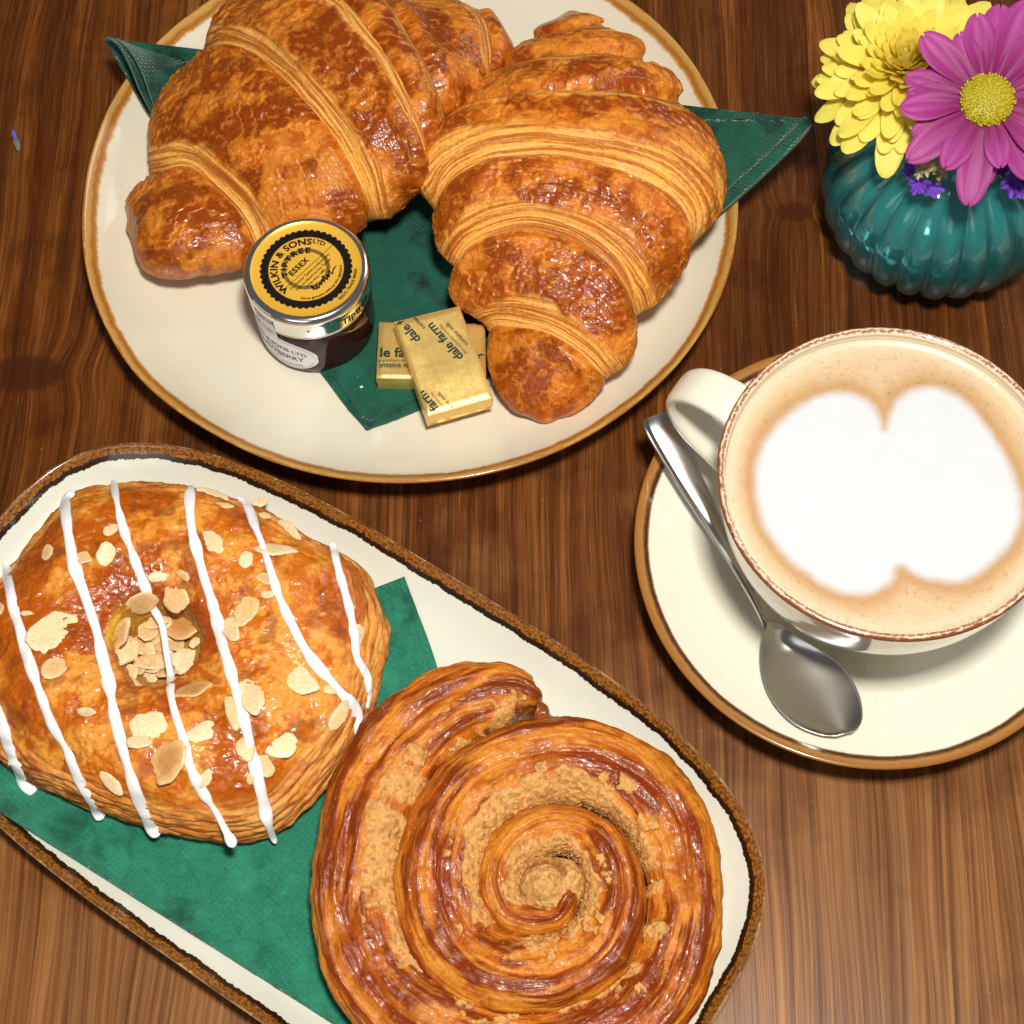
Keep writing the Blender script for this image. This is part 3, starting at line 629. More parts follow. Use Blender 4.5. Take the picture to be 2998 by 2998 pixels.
def ribbon(name, pts, wid, thick, mat, parent, dz=0.0):
    Ip = catmull(ZD(pts), max(24, int(len(pts)*9)))
    H_ = []; zl = 2.5
    for p in Ip:
        q, n, ok = hit(p, zl)
        if ok and q[2] < 2.75 and len(pts) == 19: zl = 2.75; q = W(p, zl); n = np.array([0, 0, 1.])
        elif ok: zl = q[2]
        else:
            if H_: zl = max(.95, H_[-1][0][2]-.02); q = W(p, zl)
        H_.append((q, n))
    C = np.array([h[0] for h in H_]); Nn = np.array([h[1] for h in H_])
    k = np.ones(5)/5
    for c in range(3):
        C[:, c] = np.convolve(np.r_[[C[0, c]]*2, C[:, c], [C[-1, c]]*2], k, 'valid'); Nn[:, c] = np.convolve(np.r_[[Nn[0, c]]*2, Nn[:, c], [Nn[-1, c]]*2], k, 'valid')
    Nn /= np.linalg.norm(Nn, axis=1, keepdims=True)
    T_ = np.gradient(C, axis=0); T_ /= np.linalg.norm(T_, axis=1, keepdims=True)+1e-9
    Bn = np.cross(T_, Nn); Bn /= np.linalg.norm(Bn, axis=1, keepdims=True)+1e-9
    n = len(C); u = np.linspace(0, 1, n); sd = random.random()*99
    ww = wid*(.62+.8*vnoise(u*n*.16, sd))*np.interp(u, [0, .012, .03, .97, .99, 1], [.35, .85, 1, 1.1, .85, .3]); hh = thick*(.85+.3*vnoise(u*n*.2, sd+5))*np.interp(u, [0, .02, .98, 1], [.4, 1, 1, .4])
    a = np.linspace(0, 2*PI, 16, endpoint=False)
    V = C[:, None]+Bn[:, None]*(np.cos(a)[None, :, None]*(ww/2)[:, None, None])+Nn[:, None]*((np.sin(a)[None, :, None]*.9+.35)*(hh/2)[:, None, None]+dz)
    V = V.reshape(-1, 3); F = [tuple(f) for f in gridF(n, 16, cv=True).tolist()]+[tuple(range(16))[::-1], tuple((n-1)*16+j for j in range(16))]
    return mesh(name, V, F, mat, parent)
stripes = [
    ([(-25, 1150), (0, 1230), (45, 1370), (85, 1470), (125, 1530), (168, 1558)], .40),
    ([(25, 530), (40, 620), (60, 730), (90, 830), (120, 940), (160, 1060), (200, 1170), (240, 1270), (300, 1370), (340, 1470), (400, 1590), (462, 1692)], .30),
    ([(345, 205), (295, 255), (300, 350), (318, 470), (340, 570), (385, 690), (430, 830), (460, 960), (490, 1080), (510, 1200), (540, 1320), (570, 1430), (610, 1560), (660, 1680), (712, 1770)], .36),
    ([(507, 150), (520, 240), (545, 350), (575, 440), (620, 560), (655, 650), (692, 745), (725, 800), (740, 880), (755, 980), (768, 1050), (766, 1120), (790, 1220), (825, 1330), (850, 1440), (910, 1560), (970, 1650), (1010, 1730), (1055, 1815)], .28),
    ([(858, 175), (850, 260), (860, 380), (890, 500), (920, 610), (950, 700), (975, 790), (1000, 900), (1030, 1000), (1060, 1110), (1090, 1220), (1120, 1340), (1150, 1470), (1180, 1600), (1205, 1710), (1240, 1800)], .34),
    ([(1065, 238), (1110, 280), (1140, 360), (1180, 460), (1215, 570), (1250, 680), (1300, 790), (1350, 890), (1410, 980), (1480, 1060), (1540, 1130), (1590, 1180), (1605, 1260), (1588, 1350)], .30),
    ([(1490, 440), (1510, 530), (1540, 640), (1570, 750), (1590, 860), (1600, 960), (1645, 1040), (1655, 1120), (1640, 1195)], .26)]
for pts, wd in stripes: ribbon('icing_stripe', pts, wd, .17, icing, danish)
# flaked almonds
fm = M('almond'); fc = fm.attr('Col'); fn = fm.noise(fm.coord('Object'), 9, 4); fm.P(Base_Color=fm.mixc(1.0, fc, fm.ramp(fn, [(.3, (.85, .8, .75)), (.7, (1.1, 1.1, 1.1))]), 'MULTIPLY'), Roughness=.42, Coat_Weight=.15, Subsurface_Weight=.1, Subsurface_Radius=(.004, .002, .001), Subsurface_Scale=1.0)
fm.bump(fn, .3, .02); fm = fm.m
flakes = [(240, 845, 260, 165, 42, 'l'), (255, 1000, 155, 95, 38, 'm'), (497, 385, 75, 55, 60, 'l'), (215, 488, 80, 58, 80, 'm'), (380, 512, 95, 60, 8, 'm'), (475, 493, 115, 82, 85, 'l'), (950, 440, 140, 85, -48, 'l'), (955, 230, 170, 52, -9, 'l'), (1005, 278, 90, 30, -5, 'm'), (1167, 262, 80, 45, 20, 'l'), (1188, 325, 55, 35, 0, 'm'), (1300, 395, 160, 78, -50, 'l'), (1240, 480, 215, 95, -2, 'l'), (1105, 520, 82, 62, 60, 'l'), (1185, 610, 85, 55, -35, 'm'), (1200, 677, 60, 36, -5, 'l'), (710, 598, 95, 52, 5, 'l'), (825, 590, 80, 40, -28, 'm'), (640, 712, 148, 130, 0, 'm'), (800, 670, 178, 135, 75, 'm'), (840, 815, 228, 155, 2, 'd'), (1105, 745, 172, 105, 75, 'm'), (1045, 830, 135, 95, -60, 'l'), (552, 860, 160, 62, 62, 'd'), (612, 910, 145, 112, 60, 'm'), (705, 890, 150, 88, 85, 'l'), (545, 968, 100, 62, -20, 'l'), (570, 1000, 85, 16, 32, 'l'), (690, 1000, 185, 70, 12, 'm'), (600, 1035, 80, 62, 110, 'm'), (672, 1025, 125, 70, -55, 'l'), (825, 980, 140, 112, 42, 'l'), (875, 900, 70, 45, 40, 'm'), (620, 1085, 95, 30, -50, 'm'), (860, 1110, 175, 95, 22, 'd'), (1130, 1130, 220, 108, 100, 'l'), (1045, 1210, 175, 58, 108, 'm'), (1335, 1045, 232, 128, -35, 'l'), (390, 1203, 100, 40, -3, 'l'), (670, 1270, 175, 160, 10, 'l'), (625, 1340, 120, 60, 5, 'l'), (910, 1295, 170, 80, 25, 'l'), (755, 1425, 215, 150, 52, 'd'), (1260, 1350, 160, 118, 12, 'l'), (1100, 1370, 120, 85, 100, 'm'), (1188, 1450, 105, 75, -50, 'm'), (1520, 1215, 150, 68, 62, 'm'), (1480, 1110, 65, 50, 0, 'l'), (500, 1520, 140, 58, -58, 'l'), (920, 1500, 95, 52, 60, 'l'), (1125, 1500, 60, 36, 80, 'm'), (1610, 865, 120, 58, -65, 'l'), (120, 762, 58, 26, 0, 'l'), (5, 740, 75, 34, 80, 'm'), (700, 810, 150, 120, 20, 'm'), (700, 950, 150, 110, 120, 'd'), (800, 900, 130, 90, 150, 'm'), (640, 1000, 120, 80, 10, 'm'), (760, 1060, 110, 60, 20, 'm')]
for _ in range(12): flakes.insert(0, (705+random.uniform(-150, 150), 915+random.uniform(-100, 120), random.uniform(90, 150), random.uniform(60, 100), random.uniform(0, 180), random.choice('lmm')))
for kf, (x, y, l_, w_, an, tn_) in enumerate(flakes):
    p = ZD([(x, y)])[0]; q, n, ok = hit(p, 2.2)
    inhole = (abs(x-705) < 190 and 760 < y < 1075)
    sc_cm = np.linalg.norm(W(p+[10, 0], q[2])-W(p, q[2]))/10*.4203
    A_ = l_*sc_cm/2; B_ = w_*sc_cm/2*1.05
    e = np.array(W(p+[math.cos(math.radians(an))*10, -math.sin(math.radians(an))*10], q[2]))-np.array(W(p, q[2]))
    if inhole:
        n = np.array([random.uniform(-.35, .35), random.uniform(-.35, .25), 1]); n /= np.linalg.norm(n); lift = .15+.06*(kf % 6)
        if y > 1040: n = np.array([0, .5, .85])
    else: n = n*.8+np.array([0, 0, .2]); n /= np.linalg.norm(n); lift = .05
    e = e-n*np.dot(e, n); e /= np.linalg.norm(e); b_ = np.cross(n, e)
    k = 34; a = np.arange(k)*2*PI/k; rs = random.random()*50
    rad = 1+.13*(vnoise(np.cos(a)*1.8+rs, np.sin(a)*1.8+rs)-.5)*2+.05*(vnoise(a*4, rs)-.5)*2
    pinch = 1-.22*np.clip(np.cos(a), 0, 1)**3
    br = (kf*37) % 5
    if br in (1, 2, 3): rad = np.minimum(rad, (.55+.25*random.random())/np.maximum(.05, np.cos(a-rs)))*(1+.06*np.sin(9*a+rs)*(np.cos(a-rs) > .7))
    ex = np.cos(a)*rad*A_; ey = np.sin(a)*rad*B_*pinch
    thk = .055; rings_ = []
    for fr, hh in ((0, 1.0), (.45, 1.0), (.8, .97), (.96, .8), (1.0, .3), (.97, -.3)):
        dome = .03*(1-fr**2)*A_
        rings_.append(q+n*(lift+dome*.5+hh*thk-.03)+e*(ex*fr)[:, None]+b_*(ey*fr)[:, None])
    V = np.stack(rings_, 1)
    basec = {'l': (.80, .60, .34), 'm': (.72, .46, .20), 'd': (.52, .25, .07)}[tn_]; edgec = {'l': (.84, .66, .38), 'm': (.78, .55, .28), 'd': (.74, .48, .2)}[tn_]
    cm = [basec, basec, tuple((i+j)/2 for i, j in zip(basec, edgec)), edgec, edgec, edgec]
    cv = np.tile(np.array(cm)[None], (k, 1, 1)); tv = vnoise(V[..., 0]*2.2, V[..., 1]*2.2, rs)[..., None]; cv = cv*(.88+.2*tv)
    mesh('almond_flake', V.reshape(-1, 3), gridF(k, 6, cu=True), fm, danish, col=cv.reshape(-1, 3))

# ------------------------------------------------------------------ cinnamon swirl
swirl = thing('cinnamon_swirl', 'large coiled cinnamon swirl pastry with brown sugar crumbs', 'pastry', (*W((975, 1660), .8)[:2], .85))
sw = [(985, 215, 80), (900, 190, 115), (780, 205, 140), (640, 250, 165), (480, 370, 178), (340, 545, 180), (250, 750, 180), (205, 1000, 178), (220, 1200, 178), (305, 1420, 182), (480, 1605, 185), (740, 1725, 182), (1040, 1765, 180), (1320, 1680, 180), (1530, 1480, 175), (1630, 1240, 158), (1640, 1000, 152), (1590, 780, 160), (1455, 605, 175), (1260, 500, 168), (1050, 485, 162), (820, 560, 175), (650, 715, 180), (570, 930, 180), (575, 1130, 182), (675, 1315, 175), (860, 1415, 165), (1080, 1412, 160), (1265, 1310, 148), (1345, 1110, 120), (1320, 920, 108), (1200, 790, 98), (1030, 775, 98), (880, 865, 98), (825, 1010, 92), (870, 1140, 85), (972, 1185, 72), (1075, 1170, 62), (1140, 1090, 50)]
sw = np.array(sw, float); NP_ = 1500; cs = catmull(np.c_[ZS(sw[:, :2]), sw[:, 2]], NP_)
u = np.linspace(0, 1, NP_); zpath = np.interp(u, [0, .1, .5, .75, 1], [2.1, 2.2, 2.5, 2.8, 3.0])
Cn = W(cs[:, :2], zpath); pcm = np.linalg.norm(W(cs[:, :2]+[1, 0], zpath)-Cn, axis=1)*.4337
hw = cs[:, 2]*pcm*1.09*(1+.12*(fbm(np.arange(NP_)*.012, 3.3, o=3, seed=130)-.5)*2*.6); hw = hw*np.interp(u, [0, .006, .02, 1], [.55, .85, 1, 1])
crest = np.interp(u, [0, .02, .05, .45, .6, .85, 1], [2.6, 3.0, 3.2, 3.3, 3.5, 3.6, 3.4])+.35*(fbm(np.arange(NP_)*.015, 8.8, o=3, seed=131)-.5)
T_ = np.gradient(Cn[:, :2], axis=0); T_ /= np.linalg.norm(T_, axis=1, keepdims=True); Nn = np.stack([-T_[:, 1], T_[:, 0]], 1)   # +c = towards the middle
ctr = W(ZS([(1060, 1060)])[0], 3)[:2]
sgn = np.sign(np.sum((ctr-Cn[:, :2])*Nn, 1).mean()); Nn = Nn*sgn
NC = 190; ca = np.linspace(-1.18*PI/2, 1.12*PI/2, NC)
cc_ = np.sin(ca)[None, :]*np.where(abs(ca) > PI/2, 1, 1)[None, :]; up_ = np.cos(ca)[None, :]
cl = np.r_[0, np.cumsum(np.linalg.norm(np.diff(Cn, axis=0), axis=1))][:, None]
zb = .88; zmidh = zb+(crest[:, None]-zb)*.42
Hh = (crest[:, None]-zmidh)
c_lin = ca[None, :]/(PI/2)
shape = np.sign(up_)*abs(up_)**.55
tilt = np.interp(u, [0, .45, .6, 1], [.10, .10, .12, .10])[:, None]
Z = zmidh+Hh*shape+tilt*(-cc_)*.6
Z = np.where(up_ < 0, zmidh+(zmidh-zb)*up_*4.0, Z); Z = np.maximum(Z, zb)
PX = Cn[:, None, 0]+Nn[:, None, 0]*hw[:, None]*cc_; PY = Cn[:, None, 1]+Nn[:, None, 1]*hw[:, None]*cc_
P = np.stack([PX, PY, Z], -1); N = gnorm(P); N = N*np.sign(N[NP_//2, NC//2, 2])
tw = c_lin*hw[:, None]
# long strands, drifting slowly sideways as the dough was stretched
strand = fbm((tw+.45*fbm(cl*.35, tw*.8, o=2, seed=90))*3.4, cl*.33, o=4, seed=91); str2 = fbm(tw*13+.5*strand, cl*.9, o=3, seed=92)
lump = fbm(PX*.6, PY*.6, Z*.6, o=3, seed=93); fr = fbm(PX*2.6, PY*2.6, Z*2.6, o=4, seed=94)
ang = fbm(cl*.22, c_lin*.4+9, o=3, seed=96)
smask = sstep(.28, .46, c_lin+.9*(fbm(cl*.55, tw*.9, o=4, seed=95)-.5))*(1-sstep(.93, 1.03, c_lin))
cover = np.clip(sstep(.36, .50, fbm(cl*.28+3, c_lin*.3, o=3, seed=97)), 0, 1)
cover = cover*np.interp(u, [0, .01, .03, .30, .34, .62, .66, .86, 1], [0, .3, 1, 1, .9, 1, 1, 1, 1])[:, None]
sug = np.clip(smask*cover, 0, 1)
sug = np.maximum(sug, (u > 2)[:, None]*sstep(-.6, -.2, c_lin)*1.0)
sug = np.maximum(sug, sstep(.60, .68, fbm(PX*1.5, PY*1.5, o=4, seed=101))*sstep(-.1, .3, c_lin)*.9)
grain = vnoise(PX*17, PY*17, Z*17, seed=98); grain2 = vnoise(PX*8, PY*8, Z*8, seed=99)
ds = (1-sug)*(.17*(strand-.5)+.05*(str2-.5)+.35*(lump-.5)+.10*(fr-.5))+sug*(.10+.05*(grain-.5)+.07*(grain2-.5)+.22*(fbm(PX*2, PY*2, o=3, seed=100)-.5))
ds = ds-.10*np.exp(-((c_lin+.05+.25*(ang-.5))/.07)**2)*(1-sug)
ds = ds*sstep(zb, zb+.5, Z)
P = P+N*ds[..., None]
o_ = np.ones(PX.shape+(1,))
c_o = np.array([.44, .100, .005]); c_d = np.array([.16, .020, .001]); c_p = np.array([.64, .235, .024]); c_r = np.array([.24, .028, .006]); c_s = np.array([.62, .30, .075])
glz = sstep(.42, .62, strand)
col = mix(c_o*o_, c_d, sstep(.47, .62, strand+.35*(lump-.5))*.85); col = mix(col, c_p, sstep(.46, .60, 1-strand+.1*(str2-.5))*.8*sstep(.35, .6, fr+.1))
col = mix(col, c_p*1.05, sstep(.58, .7, str2)*.35)
redm = np.exp(-((c_lin+.02+.5*(ang-.5))/.20)**2)*sstep(.42, .56, fbm(cl*.25+7, .3, o=3, seed=103)); col = mix(col, c_r, redm*.6)
col = mix(col, np.array([.30, .12, .03]), sstep(.80, 1.0, c_lin)*.5*(1-sug))
sc3 = mix(c_s*o_, np.array([.62, .36, .13]), sstep(.5, .75, grain)*.8); sc3 = mix(sc3, np.array([.30, .12, .03]), sstep(.55, .8, 1-grain2)*.6)
col = mix(col, sc3, sstep(.3, .6, sug))
gl = np.clip((1-sug*1.2), 0, 1)*np.clip(.5+.6*redm+.3*sstep(.5, .6, strand), 0, 1)
V = P.reshape(-1, 3)
# close both ends with converging rows
def closed_ends(P, col, gl, lead):
    def cap(row, c, g, d):
        m0 = row.mean(0); ks = (.0, .35, .65, .85, .96)
        return (np.stack([m0+(row-m0)*k+d*(1-k*k)**.5*lead for k in ks]), np.stack([c]*5), np.stack([g]*5))
    d0 = P[0].mean(0)-P[6].mean(0); d0 /= np.linalg.norm(d0); d1 = P[-1].mean(0)-P[-7].mean(0); d1 /= np.linalg.norm(d1)
    a = cap(P[0], col[0], gl[0], d0); b = cap(P[-1], col[-1], gl[-1], d1)
    return np.concatenate([a[0], P, b[0][::-1]]), np.concatenate([a[1], col, b[1][::-1]]), np.concatenate([a[2], gl, b[2][::-1]])
Pc, cc3, gc = closed_ends(P, col, gl, .30)
m_sw = mat_pastry('glazed_swirl', 9, .045, spec=.3, coat=.12)
mesh('dough_coil', Pc.reshape(-1, 3), gridF(Pc.shape[0], NC), m_sw, swirl, col=cc3.reshape(-1, 3), gloss=gc.ravel())
# inner pale custard floor between the coils
fl = M('sticky_filling'); fl.P(Base_Color=(.24, .10, .03), Roughness=.5, Coat_Weight=.1); fl.bump(fl.noise(fl.coord('Object'), 3, 4), .5, .08)
prf = [(0, 1.9), (2, 1.85), (4, 1.6), (4.6, 1.35), (4.9, 1.0), (4.6, .9), (0, .9)]
Vf, Ff, af = lathe(prf, 96, (Cn[len(Cn)//2:, 0].mean(), Cn[len(Cn)//2:, 1].mean()))
mesh('filling', Vf.reshape(-1, 3), Ff, fl.m, swirl)
# rounded sugared heart of the coil
kc = W(ZS([(1062, 1020)])[0], 3.0); na_, nb_ = 120, 60; a = np.arange(na_)*2*PI/na_; tt = np.linspace(0, 1, nb_)
kr = (1.02+.07*np.cos(2*a+.6)+.05*np.sin(3*a))[:, None]*np.sin(tt*PI/2)[None]; kx = kc[0]+kr*np.cos(a)[:, None]; ky = kc[1]+kr*np.sin(a)[:, None]
kz = 2.6+1.0*np.cos(tt*PI/2)[None]**.9+0*kx
phs = a[:, None]-kr*3.2; seam = np.exp(-((np.mod(phs+PI+.6, 2*PI)-PI)/.5)**2)*sstep(.15, .5, kr)
kz = kz-.35*seam*sstep(0, .5, kr)*(1-sstep(.8, 1.3, kr)); gk = vnoise(kx*17, ky*17, kz*17, seed=98); gk2 = vnoise(kx*7, ky*7, kz*7, seed=99); kz = kz+.07*(gk-.5)+.14*(gk2-.5)+.5*(fbm(kx*1.1, ky*1.1, o=3, seed=140)-.5)
kcol = mix(np.array([.56, .29, .085])*np.ones(kx.shape+(1,)), np.array([.70, .42, .15]), sstep(.5, .75, gk)*.8); kcol = mix(kcol, np.array([.33, .12, .03]), np.clip(seam*.9+sstep(.55, .8, 1-gk2)*.4, 0, 1))
mesh('sugared_heart', np.stack([kx, ky, kz], -1).reshape(-1, 3), gridF(na_, nb_, cu=True, flip=True), m_sw, swirl, col=kcol.reshape(-1, 3), gloss=np.zeros(kx.size))
# sugar crumbs
cand = np.argwhere((sug > .4)); cr = Acc(); ico_v = np.array([(0, 0, 1), (.9, 0, .2), (.2, .9, .1), (-.8, .3, .2), (-.3, -.9, .15), (0, 0, -.7)]); ico_f = [(0, 1, 2), (0, 2, 3), (0, 3, 4), (0, 4, 1), (5, 2, 1), (5, 3, 2), (5, 4, 3), (5, 1, 4)]
pick = cand[rng.choice(len(cand), 5200)]
for a, b in pick:
    s_ = rng.uniform(.010, .030) if rng.rand() < .96 else rng.uniform(.04, .08)
    q = P[a, b]+N[a, b]*s_*.4+rng.uniform(-.05, .05, 3)*[1, 1, 0]; A3 = np.linalg.qr(rng.randn(3, 3))[0]
    cr.add(q+(ico_v*rng.uniform(.6, 1.2, (6, 1)))@A3*s_, ico_f)
for _ in range(700):
    a = rng.randint(40, NP_-5); b = rng.randint(20, NC-20)
    q = P[a, b]; 
    if q[2] < 2: continue
    s_ = rng.uniform(.012, .035); A3 = np.linalg.qr(rng.randn(3, 3))[0]; cr.add(q+ico_v@A3*s_, ico_f)
V, F = cr.out(); mesh('sugar_crumbs', V, F, mat_plain('brown_sugar', (.60, .36, .14), .55, 30, .35), swirl, kind='stuff', smooth=False)
# torn flake of crust beside the tail
tfm = mat_plain('caramel_crust', (.26, .065, .010), .3, 6, .4, bump=(6, .6, .05), Coat_Weight=.3)
A_ = catmull([(1000, 225), (1025, 232), (1045, 250), (1062, 290), (1110, 292), (1160, 296), (1218, 306)], 40); B_ = catmull([(985, 300), (1000, 310), (1020, 325), (1060, 345), (1110, 345), (1165, 350), (1232, 352)], 40)
q = np.linspace(0, 1, 14)[None, :, None]; I = A_[:, None]*(1-q)+B_[:, None]*q; I = I+14*(fbm(I[..., :1]*.05, I[..., 1:]*.05, o=3, seed=7)-.5)
zq = 2.75+.25*np.sin(np.linspace(0, PI, 14))[None]+.35*(fbm(I[..., 0]*.03, I[..., 1]*.03, o=3, seed=12)-.5)
sheet('torn_flake', W(ZS(I.reshape(-1, 2)), zq.ravel()).reshape(40, 14, 3), tfm, swirl, .12)

# ------------------------------------------------------------------ jam jar
JC = np.array([-6.96571, 34.8799]); JZ = 1.02
jar = thing('jam_jar', 'small strawberry jam jar with gold printed lid', 'jar', (JC[0], JC[1], JZ))
def lath(name, prof, mat, parent, n=96, c=JC, z0=0, flip=True, **kw):
    prof = np.array(prof, float)+[0, z0]; V, F, a = lathe(prof, n, c); return mesh(name, V.reshape(-1, 3), F[:, ::-1] if flip else F, mat, parent, **kw)
glass = M('clear_glass'); glass.P(Base_Color=(.97, .98, .97), Roughness=.02, Transmission_Weight=1.0, IOR=1.38)
bp = smoothprof([(.0, .03), (1.7, .03), (2.02, .10), (2.16, .35), (2.19, .9), (2.19, 1.8), (2.14, 2.35), (1.98, 2.75), (1.92, 2.95), (1.92, 3.6)], 50)
ip = smoothprof([(1.78, 3.6), (1.80, 2.95), (1.92, 2.6), (2.04, 2.1), (2.06, 1.2), (2.04, .5), (1.9, .25), (1.5, .16), (0, .16)], 40)
lath('glass_body', np.vstack([bp, ip]), glass.m, jar, z0=JZ, flip=False)
jm = M('strawberry_jam'); jm.P(Base_Color=(.05, .002, .005), Roughness=.5, Specular_IOR_Level=.15); jm.bump(jm.noise(jm.coord('Object'), 1.5, 3), .3, .1)
lath('jam', smoothprof([(0, .11), (1.5, .11), (1.93, .21), (2.09, .5), (2.12, 1.2), (2.10, 2.1), (1.98, 2.6), (1.84, 2.95), (1.3, 3.0), (0, 3.0)], 50), jm.m, jar, z0=JZ, flip=False)
silver = mat_plain('silver_tin', (.80, .80, .80), .16, Metallic=1.0, bump=(3, .05, .02))
lz = JZ+3.95
lath('lid', np.vstack([[(0, -.06), (1.86, -.06)], smoothprof([(1.90, -.06), (1.98, -.02), (2.07, .01), (2.17, -.03), (2.25, -.13), (2.27, -.27), (2.24, -.45), (2.22, -.7), (2.22, -1.10), (2.25, -1.16), (2.22, -1.22), (2.16, -1.2)], 40), [(2.1, -.9), (2.1, -.2), (0, -.2)]]), silver, jar, z0=lz)
gm = M('gold_lacquer'); gn = gm.noise(gm.coord('Object', (400, 3000, 100), (0, 0, .7)), 1, 3)
gm.P(Base_Color=gm.mixc(gn, (.95, .46, .03), (1.0, .62, .09)), Metallic=.4, Roughness=.30); gm.bump(gn, .2, .02)
lid_face = lath('lid_face', [(0, -.045), (1.35, -.045), (1.90, -.045), (1.96, -.01), (2.0, .005)], gm.m, jar, z0=lz)
black = mat_plain('black_print', (.004, .003, .002), .6, Specular_IOR_Level=.2)
lt = lz-.045+.006
d_ = W(ZJ([(665, 250)])[0], lt)-W(ZJ([(290, 595)])[0], lt); PH = math.atan2(d_[1], d_[0])
def lidmap(xy):
    r = rot2(np.asarray(xy, float), PH); return np.c_[r+JC, np.full(len(r), lt)]
ac = Acc()
def ringp(r0, r1, n=120, lace=0):
    a = np.arange(n)*2*PI/n; rr1 = r1+(lace*abs(np.sin(a*22)) if lace else 0)
    V = np.vstack([np.c_[np.cos(a)*r0, np.sin(a)*r0], np.c_[np.cos(a)*rr1, np.sin(a)*rr1]]); return V, [(i, (i+1) % n, n+(i+1) % n, n+i) for i in range(n)]
V, F = ringp(1.37, 1.60, 264, .07); ac.add(lidmap(V), F)
for r in (1.36, 1.345): 
    V, F = ringp(r, r+.012); ac.add(lidmap(V), F)
ac.add(lidmap([(-1.36, -.03), (1.36, -.03), (1.36, -.01), (-1.36, -.01)]), [(0, 1, 2, 3)])
def arctext(s, r, size, mid, off=0.0, inside=False, space=1.0):
    V, F = text(s, size, off, space=space); th_ = mid-(V[:, 0]/r) if not inside else mid+(V[:, 0]/r)
    rr_ = r+V[:, 1] if not inside else r-V[:, 1]
    ac.add(lidmap(np.c_[np.cos(th_)*rr_, np.sin(th_)*rr_]), F)
def flattext(s, x, y, size, off=0.0, rot=0, space=1.0):
    V, F = text(s, size, off, space=space); V = rot2(V, rot)+[x, y]; ac.add(lidmap(V), F)
arctext('WILKIN & SONS', 1.03, .36, PI/2+.36, .013, space=1.08); arctext('LTD', 1.12, .24, PI/2-1.20, .008)
arctext('TIPTREE', .68, .32, PI/2+.10, .013, space=1.35); flattext('ESSEX', -.12, .16, .30, .012, space=1.15)
arctext('None genuine without this signature', 1.28, .155, -PI/2-.05, .004, inside=True)
flattext('Our famous Tiptree products have', 0, -.22, .14, .003); flattext('been produced on the Tiptree', 0, -.40, .14, .003); flattext('farms since 1885', -.05, -.58, .14, .003)
arctext("REG'D TRADE MARK", 1.83, .16, -PI/2+.32, .005, inside=True)
sig = catmull([(-.45, -.85), (-.40, -.62), (-.36, -.9), (-.25, -.72), (-.28, -.92), (-.1, -.78), (-.12, -.9), (.05, -.74), (.04, -.9), (.16, -.64), (.18, -.9), (.32, -.72), (.30, -.88), (.48, -.66), (.45, -.86), (.62, -.76), (.78, -.74)], 90)
sg = np.gradient(sig, axis=0); sn_ = np.stack([-sg[:, 1], sg[:, 0]], 1); sn_ /= np.linalg.norm(sn_, axis=1, keepdims=True)+1e-9
ac.add(lidmap(np.vstack([sig+sn_*.024, sig-sn_*.024])), [(i, i+1, 91+i, 90+i) for i in range(89)])
V, F = ac.out(); mesh('lid_lettering', V, F, black, lid_face, smooth=False)
grey = mat_plain('grey_print', (.30, .19, .05), .35, Metallic=.6)
V, F = ringp(.72, .86, 96); V = lidmap(V); V[:, 2] -= .003; mesh('printed_ring', V, F, grey, lid_face, smooth=False)
# paper label on the glass
paper = mat_plain('label_paper', (.80, .80, .82), .5, 12, .03)
LA = math.radians(-134)
def cyl(xy, r):      # x along the wall (cm, +x = towards image right), y height above jar base
    xy = np.asarray(xy, float); a = LA+xy[:, 0]/2.2
    rr_ = np.interp(xy[:, 1], [0, .1, .35, .9, 1.8, 2.35, 2.75, 2.95], [1.9, 2.03, 2.16, 2.19, 2.19, 2.14, 1.98, 2.0])+r
    return np.c_[JC[0]+rr_*np.cos(a), JC[1]+rr_*np.sin(a), JZ+xy[:, 1]]
nx, ny = 64, 24
gx = np.linspace(-1.82, 1.82, nx); V = []
for x in gx:
    hh = .95*math.sqrt(max(0, 1-(abs(x)/1.86)**2.6))
    for y in np.linspace(-hh, hh, ny): V.append((x, 1.28+y))
lab = mesh('paper_label', cyl(V, .015), gridF(nx, ny), paper, jar)
V = [(x, y) for x in np.linspace(-.55, .38, 16) for y in np.linspace(2.1, 3.9, 20)]
def cyl2(xy):
    xy = np.asarray(xy, float); a = LA+xy[:, 0]/2.2; rr_ = np.interp(xy[:, 1], [0, 1.9, 2.35, 2.72, 2.74, 4], [2.205, 2.205, 2.17, 2.20, 2.245, 2.245]); return np.c_[JC[0]+rr_*np.cos(a), JC[1]+rr_*np.sin(a), JZ+xy[:, 1]]
mesh('seal_strip', cyl2(V), gridF(16, 20), paper, jar)
ink = mat_plain('grey_ink', (.07, .075, .08), .5); al = Acc()
def cyt(s, x, y, size, off=0.0, bend=0.0, fn=None):
    V, F = text(s, size, off); V = V+[x, y]; V[:, 1] += bend*(V[:, 0])**2; al.add(cyl(V, .022) if fn is None else fn(V), F)
cyt('WILKIN & SONS LTD', 0, 1.60, .31, .007, -.10); cyt('STRAWBERRY', .1, 1.06, .38, .008, -.02); cyt('Tiptree', 0, 1.40, .2, .0, -.06); cyt('TIPTREE ESSEX, ENGLAND', .05, .55, .2, .0, .09); cyt('conserve', .1, .88, .15)
for s0_ in (1, -1):
    e = np.array([(x, 1.28+s0_*.86*math.sqrt(max(0, 1-(abs(x)/1.72)**2.6))) for x in np.linspace(-1.72, 1.72, 60)])
    al.add(cyl(np.vstack([e+[0, .012], e-[0, .012]]), .022), [(i, i+1, 61+i, 60+i) for i in range(59)])
def f2(V):
    q = cyl2(V); d = q[:, :2]-JC; q[:, :2] = JC+d*1.004; return q
cyt('Tiptree', -.08, 3.25, .32, .004, fn=f2); cyt('1 oz', -.08, 2.35, .3, .002, fn=f2)
